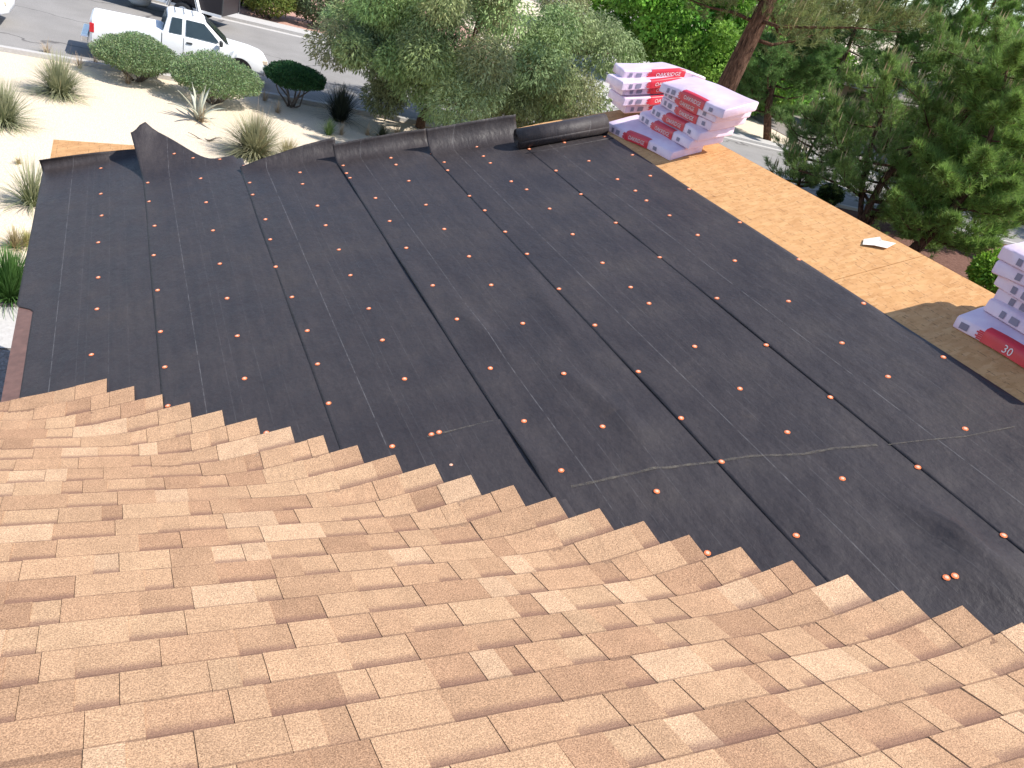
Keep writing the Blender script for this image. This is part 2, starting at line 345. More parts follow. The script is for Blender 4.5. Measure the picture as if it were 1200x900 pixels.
# fascia and drip edge along the low eave, trim along the rake
b = MB(); b.box((XE + 0.02, 7.4, D1 + S * XE - 0.13), (0.03, 5.2, 0.2)); H(b, 'fascia_board', MT['fascia'])
b = MB(); prof = [(-0.028, -0.075), (-0.028, 0.0022 - S * 0.028), (0.10, 0.0022 + S * 0.10), (0.10, S * 0.10), (-0.024, -S * 0.028), (-0.024, -0.075)]
ze = D1 + S * XE
b.loft([[(XE + px_, y_, ze + pz_) for px_, pz_ in prof] for y_ in (4.7, 6.05)]); H(b, 'drip_edge', MT['drip'])
b = MB(); b.loft([[(XE + px_ - .001, y_, ze + pz_ - .0015) for px_, pz_ in prof] for y_ in (6.0, 9.0)]); H(b, 'drip_edge', MT['drip'])
b = MB()
for (xa, ya), (xb, yb) in zip(RAKE, RAKE[1:]):
    b.loft([[(x, y + dy, roofz(x) + dz) for dy, dz in ((-0.03, -0.02), (0.0, -0.02), (0.0, -0.17), (-0.03, -0.17))] for x, y in ((xa, ya), (xb, yb))])
H(b, 'rake_board', MT['fascia'])

# ------------------------------------------------------------------ felt strips
W = 0.8434
def wob(x, y, seed, sc):
    v = 0
    for k in range(6):
        r_ = random.Random(seed * 31 + k); a, c2, p = r_.uniform(-1, 1), r_.uniform(-1, 1), r_.uniform(0, 6.28)
        v += math.sin((a * x * 2.2 + c2 * y) * sc * (1 + 0.5 * k) + p) / (1 + 0.5 * k)
    return v / 3
def gauss(x, y, cx, cy, sx_, sy_, rot=0):
    dx, dy = x - cx, y - cy; c_, s_ = math.cos(rot), math.sin(rot); u, v = dx * c_ + dy * s_, -dx * s_ + dy * c_
    return math.exp(-(u / sx_) ** 2 - (v / sy_) ** 2)
BX, BY = rp(1165, 690)[:2]; BX2, BY2 = rp(1120, 640)[:2]
#        fold y, end y left, end y right, lift left, lift right
CURL = {0: (8.95, 0.15, 0.10, 140, 60), 2: (7.86, 0.16, 0.24, 25, 95), 3: (7.70, 0.22, 0.22, 100, 105), 4: (7.44, 0.31, 0.30, 95, 105)}   # fold, arc length and turn (left, right)
ENDS = [(8.75, 9.02, 9.10, 0.085, 0.045), (8.15, 9.0, 8.32, 0.28, 0.04), (7.75, 8.02, 8.05, 0.04, 0.14), (7.60, 7.92, 7.95, 0.13, 0.16), (7.42, 7.72, 7.66, 0.22, 0.22), (6.9, 7.18, 7.18, 0, 0)]
LIFT = [0, 0.0006, 0.002, 0.013, 0.0034, 0.0042]
def sst(a, b, x): t_ = min(1, max(0, (x - a) / (b - a))); return t_ * t_ * (3 - 2 * t_)
def y1end(f): return 8.98 - 0.62 * sst(0.12, 0.8, f) - 0.10 * (1 - sst(0.0, 0.16, f))
def felt_h(i, x, y):
    a = x - (XE + i * W); wd = W if i < 5 else XF - XE - 5 * W
    h = 0.004
    if i:
        fall = math.exp(-(a / 0.085) ** 2) if a > 0 else 1
        l = LIFT[i] * max(0.3 if i == 3 else 0, 0.6 + 1.3 * wob(0, y, 50 + i, 3.1)); h += l * fall
    over = a - wd                         # part that lies under the next strip
    if over > -0.02: return 0.0026
    e = min(1, max(0, -over / 0.12)) * (min(1, max(0, a / 0.15)) if i else 1)
    amp = [0.003, 0.0035, 0.005, 0.012, 0.010, 0.009][i]
    h += e * (amp * (1 + wob(x, y, i, 2.3)) * 0.5 + 0.5 * amp * (1 + math.sin(y * 9 + x * 14 + i)) * 0.5 * max(0, wob(x, y, 20 + i, 1.2)))
    if i == 3: h += e * 0.02 * sum(gauss(x, y, *rp(px_, py_)[:2], 0.05, 0.42, r_) for px_, py_, r_ in ((560, 385, 0.12), (640, 350, -.1), (700, 470, 0.2), (745, 520, -.15)))
    if False:
        h += e * (0.045 * gauss(x, y, BX + .05, BY - .12, 0.16, 0.42, 0.5) + 0.03 * gauss(x, y, BX2 - 0.02, BY2 + .3, 0.09, 0.35, 0.35))
    yf, yl, yr, ll, lr = ENDS[i]
    f = min(1, max(0, a / wd)); ye = yl + (yr - yl) * f; lf = ll + (lr - ll) * (f if i != 1 else sst(0.05, 0.75, f))
    if i == 1: ye = y1end(f)
    if i == 1 and y > yf: h += lf * ((y - yf) / max(0.05, ye - yf)) ** 1.7
    return h
def felt_hh(i, x, y):
    h = felt_h(i, x, y); k = min(1, max(0, (x + y - VS - 0.3) / 0.4)); 
    h = 0.004 + 0.0004 * i + (h - 0.004) * (0.12 + 0.88 * k * k)
    if i >= 4: h += 0.045 * gauss(x, y, BX + .06, BY - .05, 0.12, 0.3, 0.6) + 0.045 * gauss(x, y, BX2 + 0.03, BY2, 0.055, 0.25, 0.1) + 0.02 * gauss(x, y, BX + .02, BY + .25, 0.06, 0.2, -.5)
    return h
def felt_p(i, x, y): return (x, y, D1 + S * x + felt_hh(i, x, y))
def strip_grid(i, ymin=None, ymax=None, dz=0.0):
    xa = XE + i * W - (0.012 if i == 0 else 0); lap = 0.06 if i < 5 else 0
    xb = XE + (i + 1) * W + lap if i < 5 else XF
    us = np.concatenate([[0, 0.02, 0.05, 0.09, 0.14], np.linspace(0.2, 0.80, 15), [0.86, 0.9, 0.94, 0.97, 1]])
    P = []
    for u in us:
        x = xa + (xb - xa) * u; f = min(1, max(0, (x - XE - i * W) / W))
        ye = ENDS[i][1] + (ENDS[i][2] - ENDS[i][1]) * f
        if i == 1: ye = y1end(f)
        if i in CURL: ye = CURL[i][0] + CURL[i][1] + (CURL[i][2] - CURL[i][1]) * f
        y0 = VS - x - 0.05
        if ymax is not None: ye = ymax(f)
        wv = 0.006 * math.sin(0) if i == 0 else 0
        ts = np.concatenate([np.linspace(0, 0.85, 84), np.linspace(0.86, 1, 34)])
        r_ = []
        for t_ in ts:
            y = y0 + (ye - y0) * t_; xx = x + (0.006 * wob(0, y, 80 + i, 1.7) if u < 0.05 and i else 0)
            if i == 0 and u < 0.15: xx += (1 - u / 0.15) * (0.085 - 0.115 * min(1, max(0, (y - 5.95) / 0.12)))
            if i == 1 and y > 8.15: xx -= 0.13 * ((y - 8.15) / 0.85) ** 1.5 * (1 - f) ** 1.5
            if i == 5 and u > 0.9: xx += 0.012 * wob(0, y, 99, 1.1)
            q = felt_p(i, xx, y); cu = CURL.get(i) if ymax is None else None
            if cu and y > cu[0]:
                ff = min(1, max(0, f)); La = cu[1] + (cu[2] - cu[1]) * ff; tm = R(cu[3] + (cu[4] - cu[3]) * ff + 8 * wob(x, 0, 60 + i, 4)); rad_ = La / tm; th = (y - cu[0]) / rad_
                q0_ = felt_p(i, xx, cu[0]); q = (q0_[0] - S * 0.9 * rad_ * (1 - math.cos(th)), q0_[1] + rad_ * math.sin(th), q0_[2] + rad_ * (1 - math.cos(th)))
            r_.append((q[0], q[1], q[2] + dz))
        P.append(r_)
    return P
felt = []
for i in range(6):
    b = MB(); b.grid(strip_grid(i), flip=True); felt.append(H(b, 'felt_strip', MT['felt'], smooth=True, solid=0.0016, fix=False))
pl, pr = rp(425, 537)[1], rp(592, 491)[1]
b = MB(); b.grid(strip_grid(2, ymax=lambda f: pl + (pr - pl) * f + 0.006 * math.sin(9 * f), dz=0.004), flip=True); H(b, 'felt_patch', MT['felt'], smooth=True, solid=0.0016, fix=False)
# dusty drag mark
def streak(pts, wdt, name):
    b = MB(); P = []
    for (xa, ya), (xb, yb) in zip(pts, pts[1:]):
        for t_ in np.linspace(0, 1, 8, endpoint=False):
            px_, py_ = xa + (xb - xa) * t_, ya + (yb - ya) * t_
            q = rp(px_, py_); i = min(5, int((q[0] - XE) / W))
            ww = wdt * (0.7 + 0.5 * abs(math.sin(px_ * 0.13)))
            P.append([(q[0], q[1] + d_, D1 + S * q[0] + felt_hh(i, q[0], q[1] + d_) + 0.0055) for d_ in (-ww, 0, ww)])
    b.grid(P); return H(b, name, MT['dust'], fix=False)
streak([(668, 573), (700, 567), (740, 558), (800, 549), (840, 543), (880, 537), (940, 535), (975, 528), (1034, 523)], 0.008, 'dust_mark')
streak([(1040, 523), (1090, 518), (1130, 514), (1195, 501)], 0.004, 'dust_mark')
streak([(500, 514), (540, 504), (584, 493)], 0.006, 'dust_mark')
# cap nails
NAILS = [(118,197),(118,227),(119,252.5),(115,284),(115,325),(113.5,362),(107,415.5),(204,180),(226,185),(257.5,186.5),(173,214),(174.5,236),(181,264.5),(180,299),(184.5,340),(188,388.5),(193,430),(196.5,475.5),
(235,209),(241.5,237),(249.5,270),(257.5,309),(266,349.5),(278,393.5),(286.5,443.5),(312,507),(286,194),(287,202),(292.5,214),(296,228),(311,257),(316.5,280.5),(323,312.5),(342,348),(360,387.5),(372,426.5),(385,472.5),
(351.5,202),(354.5,215.5),(372,241),(381.5,264),(397,292.5),(410.5,322.5),(432,361.5),(448,398.5),(474,444),(505.5,509),(514.5,506.5),(459.5,523),(528.5,545),
(402,194),(406,203),(410,208.5),(440,232),(456.5,259),(476,290.5),(507,334.5),(535.5,374),(574.5,431.5),(614,493.5),(657.5,551.5),(458,185),(464,193),(479,212),(499,240),(520.5,268.5),(549.5,300.5),(575.5,334),(612.5,379),(660.5,438),(706,500),(769.5,576),
(506,180),(520.5,190),(524.5,199.5),(550,229.5),(568,246.5),(592,271.5),(617.5,297.5),(655,338.5),(697,381),(748,435.5),(798,490),(845.5,541),(933,627.5),(558.5,172),(566.5,183),(574.5,191),(599,212.5),(617,222),(644,244.5),(671,274.5),(706,308),(739,336.5),(760.5,355.5),(814,406),(867,455.5),(922.5,506.5),(987,561),(829,648),(1109,677),(1119,675),
(615,175.5),(647,201),(680.5,228),(721.5,261),(773,301.5),(840,349.5),(897.5,405),(973,465.5),(1075.5,547.5),(1176,627.5),(661.5,167),(690,188.5),(723.5,210),(744.5,223.5),(757.5,235),(784.5,252.5),(817.5,275.5),(861,305.5),(924,353),(986.5,402),(1040.5,441.5),(1131,502.5),
(709,160),(741,181.5),(762,206),(807.5,221.5),(867,260.5),(940,303),(1012,355.5),(1105.5,418.5)]
def cap_mesh():
    V = []; F = []; mi = []
    prof = [(0.0165, 0.0), (0.0155, 0.002), (0.0090, 0.0028), (0.0082, 0.0040), (0.003, 0.0048)]; n = 10
    for r_, z_ in prof:
        for k in range(n): V.append((r_ * math.cos(6.2832 * k / n), r_ * math.sin(6.2832 * k / n), z_))
    for a in range(len(prof) - 1):
        for k in range(n): F.append((a * n + k, a * n + (k + 1) % n, (a + 1) * n + (k + 1) % n, (a + 1) * n + k)); mi.append(1 if a >= 2 else 0)
    F.append(tuple((len(prof) - 1) * n + k for k in range(n))); mi.append(1)
    me = bpy.data.meshes.new('cap_nail'); me.from_pydata(V, [], F); me.materials.append(MT['cap']); me.materials.append(MT['nail'])
    me.polygons.foreach_set('material_index', mi); me.update(); return me
CAPM = cap_mesh()
for px_, py_ in NAILS:
    off = 0.008
    for _ in range(4):
        q = rp(px_, py_, off); i = int(min(5, max(0, (q[0] - XE + 0.015) / W))); off = 0.5 * off + 0.5 * (felt_hh(i, q[0], q[1]) + 0.003)
    i = int(min(5, max(0, (q[0] - XE + 0.015) / W)))
    if i < 5 and q[0] > XE + (i + 1) * W - 0.035: i += 1; q[0] = max(q[0], XE + i * W + 0.02)
    q[0] = min(q[0], XF - 0.018)
    o = bpy.data.objects.new('cap_nail', CAPM); link(o, felt[i]); o.location = Vector(felt_p(i, q[0], q[1])) - Vector(HO) + Vector((0, 0, 0.0025))
    o.rotation_euler = (Matrix.Rotation(-math.atan(S) + random.uniform(-.06, .06), 3, 'Y') @ Matrix.Rotation(random.uniform(-.06, .06), 3, 'X') @ Matrix.Rotation(random.uniform(0, 6), 3, 'Z')).to_euler()

# ------------------------------------------------------------------ shingles
b = MB(); P = []
for x in np.concatenate([np.linspace(-5.8, -1, 6), np.linspace(-0.62, 5.3, 48)]):
    yt = min(4.775, VS - x + 0.62 * 0 + 0.0) if x > VS - 4.78 else 4.775
    P.append([(x, y, max(D1 + S * x, D2 - S * y) - 0.004) for y in np.linspace(-3.5, yt, 12)])
b.grid(P); slope = H(b, 'shingled_slope', MT['underlay'], fix=False)
slope['label'] = 'tan laminated shingle courses running across the valley'
TIPX = [0.007, .157, .307, .448, .61, .778, .937, 1.084, 1.232, 1.392, 1.555, 1.692, 1.854, 2.005, 2.16, 2.305, 2.446, 2.61, 2.762, 2.921, 3.064, 3.22, 3.363]
PAL = [((0.475, 0.298, 0.180), 6), ((0.435, 0.266, 0.160), 5), ((0.39, 0.232, 0.140), 3.2), ((0.525, 0.345, 0.217), 2.0), ((0.475, 0.305, 0.185), 1.5)]
def palette(r_):
    c_ = r_.choices([p_[0] for p_ in PAL], [p_[1] for p_ in PAL])[0]; k = r_.uniform(0.93, 1.07); return tuple(x * k for x in c_)
pieces = []
sr = random.Random(11)
for n in range(-8, 31):
    j = n + 8; xt = TIPX[j] if j < len(TIPX) else TIPX[-1] + 0.148 * (j - len(TIPX) + 1)
    x = xt; tooth = sr.random() < 0.5; first = True
    if x > 5.2: x = 5.2
    while x > -4.2:
        if tooth: wd = sr.choice((0.10, 0.14, 0.18, 0.22, 0.27)) * sr.uniform(0.88, 1.12)
        else: wd = sr.choice((0.09, 0.13, 0.17, 0.22)) * sr.uniform(0.88, 1.12)
        if first: wd = sr.uniform(0.08, 0.2)
        pieces.append((n, x - wd, x, tooth, palette(sr), (sr.uniform(-1, 1), sr.uniform(-1, 1)), first, sr.random()))
        x -= wd; tooth = not tooth; first = False
        if sr.random() < 0.08: tooth = not tooth
def shingle_geom(pc):
    n, xa, xb, tooth, colr, jit, first, rr = pc
    xa += 0.0017 if tooth else 0.0003                    # open joint on the left side of a raised tab
    ya = yn(n) + jit[0] * 0.0012; yb = yn(n + 1) - 0.03
    nx = 1 if xb < VS - ya - 0.42 or xa > VS - yb + 0.45 else max(2, int((xb - xa) / 0.03))
    e0 = 0.0088 if tooth else 0.0058; e1 = 0.0046 if tooth else 0.0018
    e0 += jit[1] * 0.0006
    if n >= -7 and abs(jit[0]) > 0.96: e0 += 0.003
    V = []; UV = []
    us = [0, 0.33, 0.66, 1.0] if nx > 1 else [0, 1.0]
    for i in range(nx + 1):
        x = xa + (xb - xa) * i / nx
        for u in us:
            y = ya + (yb - ya) * u; V.append((x, y, zs(x, y) + e0 + (e1 - e0) * u)); UV.append(u * (ya - yb) / DY)
    nb = len(V); k = len(us)
    for i in range(nx + 1):
        x = xa + (xb - xa) * i / nx
        for u in us:
            y = ya + (yb - ya) * u; V.append((x, y, zs(x, y) - 0.0005)); UV.append(u * (ya - yb) / DY)
    F = []
    for i in range(nx):
        for u in range(k - 1):
            q = (i * k + u, i * k + u + 1, (i + 1) * k + u + 1, (i + 1) * k + u); F.append(q); F.append(tuple(nb + a for a in q[::-1]))
        F.append((i * k, (i + 1) * k, nb + (i + 1) * k, nb + i * k)); F.append((i * k + k - 1, nb + i * k + k - 1, nb + (i + 1) * k + k - 1, (i + 1) * k + k - 1))
    for u in range(k - 1):
        F.append((u, nb + u, nb + u + 1, u + 1)); a = nx * k; F.append((a + u, a + u + 1, nb + a + u + 1, nb + a + u))
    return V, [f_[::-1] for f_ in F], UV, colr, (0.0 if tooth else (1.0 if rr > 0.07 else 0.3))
def shingle_mesh(name, geoms):
    Vs, Fs, UVs, Cs, Bs = [], [], [], [], []
    for V, F, UV, c_, bf in geoms:
        o_ = len(Vs); Vs += [tuple(np.subtract(v_, HO)) for v_ in V]; Fs += [tuple(a + o_ for a in f_) for f_ in F]; UVs += UV; Cs += [c_] * len(V); Bs += [bf] * len(V)
    me = bpy.data.meshes.new(name); me.from_pydata(Vs, [], Fs); me.update(); set_col(me, np.array(Cs))
    uvl = me.uv_layers.new(name='uv'); li = np.zeros(len(me.loops), np.int32); me.loops.foreach_get('vertex_index', li)
    uvl.data.foreach_set('uv', np.stack([np.array(Bs)[li], np.array(UVs)[li]], 1).astype(np.float32).ravel()); return me
sized = []
for pc in pieces:
    n, xa, xb = pc[:3]; xm = (xa + xb) / 2; y = yn(n + 0.5); px_, py_, d_ = proj((xm, y, zs(xm, y)))
    vis = d_ > 0.2 and -30 < px_ < 1230 and 440 < py_ < 925
    sized.append((-(xb - xa) / d_ ** 2.0 if vis else 1.0, pc))
sized.sort(key=lambda q: q[0])
rest = []
for k, (a, pc) in enumerate(sized):
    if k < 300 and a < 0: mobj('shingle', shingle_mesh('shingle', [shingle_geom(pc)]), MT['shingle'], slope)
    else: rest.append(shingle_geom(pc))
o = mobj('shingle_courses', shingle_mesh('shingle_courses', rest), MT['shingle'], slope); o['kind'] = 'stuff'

# ------------------------------------------------------------------ roll of felt
q0, q1 = rp(606, 163, 0.10), rp(709, 145, 0.10)
ax = Vector(q1 - q0); L_ = ax.length; ax.normalize(); side = ax.cross(Vector((0, 0, 1))).normalized(); upv = side.cross(ax)
roll = thing('felt_roll', 'thick black roll of roofing felt lying at the far edge of the felt', 'felt roll', rp(650, 160))
ro = np.array(roll.location); b = MB(); P = []
for k in range(0, 15 * 28 + 1):
    th = k * 2 * math.pi / 28; r_ = 0.045 + 0.055 * k / (15 * 28)
    d_ = side * math.cos(th) + upv * math.sin(th)
    P.append([Vector(q0) + ax * (L_ * s_ + 0.006 * math.sin(th * 0.37) * (s_ < .01)) + d_ * r_ for s_ in (0, 0.5, 1)])
b.grid(P); b.build('rolled_sheet', MT['felt'], roll, smooth=True, org=ro, fix=False, solid=0.0025)
b = MB(); P = []
for s_ in np.linspace(0, 1, 6):
    c_ = Vector(q0) + ax * L_ * s_; P.append([c_ - upv * 0.098 + side * a_ + Vector((0, 0, 0.0 + 0.3 * a_ * a_)) for a_ in (0, 0.06, 0.14, 0.2)])
b.grid(P); b.build('loose_end', MT['felt'], roll, smooth=True, org=ro, fix=False, solid=0.0022)

# ------------------------------------------------------------------ shingle bundles
def text_mesh(s_, size):
    cu = bpy.data.curves.new('lettering', 'FONT'); cu.body = s_; cu.size = size; cu.align_x = 'CENTER'; cu.align_y = 'CENTER'; cu.resolution_u = 2
    o_ = bpy.data.objects.new('tmp', cu); COL.objects.link(o_); dg = bpy.context.evaluated_depsgraph_get(); dg.update()
    me = bpy.data.meshes.new_from_object(o_.evaluated_get(dg)); bpy.data.objects.remove(o_); return me
TXT = text_mesh('OAKRIDGE', 0.052); TXT2 = text_mesh('30', 0.07)
def bundle(label, pt, yaw, off, L=1.0, Wd=0.35, T=0.085, seed=0, lab=(-0.19, 0.17), txt=TXT, group='bundles of shingles stacked on the ridge', flat=0.0, tilt=0.0):
    """pt = near left corner in plan; length runs along yaw, width to its right"""
    r_ = random.Random(seed); dl = np.array([math.cos(yaw), math.sin(yaw)]); dw = np.array([math.sin(yaw), -math.cos(yaw)])
    root = thing('shingle_bundle', label, 'shingle bundle', (pt[0], pt[1], roofz(pt[0]) + off), group=group); org = np.array(root.location)
    ph = [r_.uniform(0, 6) for _ in range(6)]
    def mp(u, v, w_):            # u 0..L, v 0..Wd, w 0..T
        p = np.array(pt[:2]) + dl * u + dw * v
        ez = roofz(p[0]); xr = pt[0] + min(0, dl[0] * L); zlin = roofz(xr) + S * 0.55 * (p[0] - xr)
        z = ez * (1 - flat) + zlin * flat + tilt * u
        z += 0.006 * math.sin(u * 7 + ph[0]) + 0.004 * math.sin(v * 13 + ph[1])
        k = 0.003 * math.sin(u * 15 + ph[2]) + 0.002 * math.sin(u * 9 + w_ * 40 + ph[3])
        return np.array([p[0] + dw[0] * k * (1 if v > Wd / 2 else -1), p[1] + dw[1] * k * (1 if v > Wd / 2 else -1), z + off + w_])
    nu, rr = 22, 0.009
    def ring(u, ins):
        a = ins; pts = []
        for v, w_ in ((a, rr + a), (a, T - rr - a), (rr + a, T - a), (Wd * .33, T - a), (Wd * .66, T - a), (Wd - rr - a, T - a), (Wd - a, T - rr - a), (Wd - a, rr + a), (Wd - rr - a, a), (Wd * .5, a), (rr + a, a)):
            pts.append(mp(u, v, w_))
        return pts
    b = MB(); b.loft([ring(0.0, 0.008), ring(0.005, 0.002)] + [ring(u, 0) for u in np.linspace(0.02, L - 0.02, nu)] + [ring(L - 0.005, 0.002), ring(L, 0.008)])
    b.build('wrapper', MT['wrap'], root, smooth=True, org=org).modifiers.new('e', 'EDGE_SPLIT').split_angle = R(40)
    c0 = L / 2 + r_.uniform(-.03, .03); ua, ub = c0 + lab[0], c0 + lab[1]
    b = MB(); P = []
    for u in np.linspace(ua, ub, 16):
        row = [mp(u, -0.0045, w_) for w_ in (rr * .6, T * .5, T - rr)] + [mp(u, rr * 0.35, T - rr * .3 + 0.003), mp(u, rr, T + 0.003), mp(u, rr + 0.03, T + 0.003)]; P.append(row)
    b.grid(P); lb = b.build('red_label', MT['red'], root, smooth=True, org=org, fix=False)
    me = txt.copy(); co = [mp(c0 + 0.5 * (lab[0] + lab[1]) - v_.co.x, -0.008, T * 0.47 + v_.co.y) - org for v_ in me.vertices]
    for v_, c_ in zip(me.vertices, co): v_.co = c_
    mobj('lettering', me, MT['white'], lb)
    for u0, wd_, wy in ((ua - 0.13, 0.05, 0.4), (ub + 0.1, 0.06, 0.5), (ub + 0.2, 0.035, 0.5)):
        if u0 < 0.03 or u0 + wd_ > L - 0.03: continue
        b = MB(); b.grid([[mp(u, -0.005, T * (0.5 - wy / 2)), mp(u, -0.005, T * (0.5 + wy / 2))] for u in (u0, u0 + wd_)]); b.build('printed_mark', MT['grey'], root, org=org, fix=False)
    b = MB()
    for q in range(5):
        u0 = ub + 0.012 + 0.012 * (q % 2)
        w0 = T * (0.16 + 0.14 * q); b.grid([[mp(u, -0.005, w0), mp(u, -0.005, w0 + T * 0.12)] for u in (ub, u0 + 0.02)])
    b.build('label_stripes', MT['red'], root, org=org, fix=False)
    return root
Y90 = math.pi / 2
yaw_of = lambda a, b: math.atan2(b[1] - a[1], b[0] - a[0])
FARS = 'far stack with roll beside it'
# far stack: long sides along the ridge, stepping up the slope
LV = [((785, 188), (709, 152), 0.0), ((806, 176), (747, 141), 0.088), ((817, 166), (762, 133), 0.176), ((831, 155), (774, 124), 0.262), ((837, 146), (776, 114), 0.35), ((846, 139), (772, 106), 0.44)]
NM = ['flat pink wrapped bundle at the bottom of the stack beside the felt roll', 'pink wrapped bundle resting on the lowest bundle beside the felt roll', 'third bundle up in the stepped stack beside the felt roll', 'fourth bundle up in the stepped stack beside the felt roll', 'fifth bundle up in the stepped stack beside the felt roll', 'sun bleached top bundle of the stepped stack beside the felt roll']
FG = 'bundles in the stack by the felt roll'
for k, (a, c_, off) in enumerate(LV):
    pa, pb = rp(*a, off), rp(*c_, off); yw = yaw_of(pa, pb)
    bundle(NM[k], pa, yw, off, L=min(1.15, max(0.9, math.hypot(*(pb - pa)[:2]))), Wd=0.36, seed=k, group=FG)
# bundles crossing the far end of that stack
NM2 = ['lowest crosswise bundle at the far end of the stack by the felt roll', 'second of the crosswise bundles at the far end of the stack by the felt roll', 'third of the crosswise bundles at the far end of the stack by the felt roll', 'topmost crosswise bundle at the far end of the stack by the felt roll']
for k, (px_, py_, dy_) in enumerate(((733, 134, 0), (727, 124, 0), (730, 114, 0), (725, 105, 0))):
    off = 0.09 * (k + 1); pa = rp(px_, py_, off)
    bundle(NM2[k], (pa[0] + 0.98, pa[1] - 0.06), math.pi + R(-6 + 5 * (k % 2)), off, L=0.98, Wd=0.36, seed=20 + k, group=FG, flat=0.55)
pa = rp(738, 101, 0.40); bundle('small bundle end poking out at the far top of the stack by the felt roll', (pa[0] + 0.88, pa[1] + 0.0), math.pi + R(-12), 0.42, L=0.9, Wd=0.36, seed=31, group=FG, flat=0.55)
# near stack at the right
NM3 = ['lilac bundle with red band at the foot of the stack casting shadow on the deck', 'second bundle up in the stack casting shadow on the deck', 'third bundle up in the stack casting shadow on the deck', 'fourth bundle up in the stack casting shadow on the deck', 'fifth bundle up in the stack casting shadow on the deck', 'top bundle of the stack casting shadow on the deck']
for k, (px_, py_, off) in enumerate(((1115, 382, 0.0), (1150, 364, 0.088), (1162, 350, 0.165), (1162, 334, 0.25), (1160, 319, 0.335), (1166, 303, 0.42))):
    pa = rp(px_, py_, off); yw = -Y90 + R((2, -4, 3, -2, 4, -3)[k])
    dl = np.array([math.cos(yw), math.sin(yw)])
    p0 = pa[:2] + dl * 1.05                            # corner so that length runs back towards +y
    bundle(NM3[k], p0, yw + math.pi, off, L=1.05, Wd=0.5 if k == 0 else 0.36, seed=40 + k, lab=(-0.02, 0.34) if k == 0 else (-0.16, 0.16), txt=TXT2 if k == 0 else TXT, group='bundles in the stack casting shadow')
# paper scrap
q = rp(1028, 287); sc = MB(); pp = [(-.10, .04), (-.03, .11), (.09, .08), (.05, .02), (.12, -.05), (.0, -.09), (-.05, -.02)]
rim = [(q[0] + x, q[1] + y, D1 + S * (q[0] + x) + 0.004 + 0.012 * abs(math.sin(31 * x + 9 * y))) for x, y in pp]
sc.add(rim + [(q[0], q[1], q[2] + 0.012)], [(i, (i + 1) % len(rim), len(rim)) for i in range(len(rim))])
o = sc.build('paper_scrap', MT['paper'], org=q, solid=0.002); o.location = Vector(q); tag(o, 'torn white paper scrap lying on the bare wood deck near the ridge', 'paper')

# ------------------------------------------------------------------ plants
def leaf_quads(C, D, Ln, Wd, rg):
    """C base points, D unit directions; diamond leaves"""
    n = len(C); rnd = rg.normal(size=(n, 3)); side_ = np.cross(D, rnd); side_ /= np.linalg.norm(side_, axis=1, keepdims=True) + 1e-9
    Ln = np.broadcast_to(np.asarray(Ln, float), (n,))[:, None]; Wd = np.broadcast_to(np.asarray(Wd, float), (n,))[:, None]
    V = np.stack([C, C + D * Ln * 0.45 + side_ * Wd, C + D * Ln, C + D * Ln * 0.45 - side_ * Wd], 1).reshape(-1, 3)
    return V, np.arange(4 * n).reshape(n, 4)
def unit(a): return a / (np.linalg.norm(a, axis=-1, keepdims=True) + 1e-9)
def cols(n, base, var, rg, per, hue=0.1):
    k = 1 + var * rg.normal(size=(n, 1)); c_ = np.array(base)[None] * np.clip(k, 0.35, 2.0); c_ = c_ * (1 + hue * rg.normal(size=(n, 3))); return np.repeat(np.clip(c_, 0.004, 0.9), per, 0)
def foliage(name, parent, C, D, Ln, Wd, base, m, rg, var=0.25, hue=0.06, colr=None):
    V, F = leaf_quads(C, D, Ln, Wd, rg); me = fast_mesh(name, V, F)
    set_col(me, cols(len(C), base, var, rg, 4, hue) if colr is None else np.repeat(colr, 4, 0)); return mobj(name, me, m, parent)
def limb(b, p, q, r0, r1, rg, sag=0.0, n=6, seg=7, wob_=1.0):
    p, q = np.array(p, float), np.array(q, float); L_ = np.linalg.norm(q - p); pts = []
    j1, j2 = rg.normal(size=3) * 0.06 * L_ * wob_, rg.normal(size=3) * 0.04 * L_ * wob_
    for t_ in np.linspace(0, 1, seg): pts.append(p + (q - p) * t_ + j1 * math.sin(math.pi * t_) + j2 * math.sin(2 * math.pi * t_) + np.array([0, 0, sag * math.sin(math.pi * t_)]))
    b.tube(pts, [r0 + (r1 - r0) * t_ for t_ in np.linspace(0, 1, seg)], seg); return pts
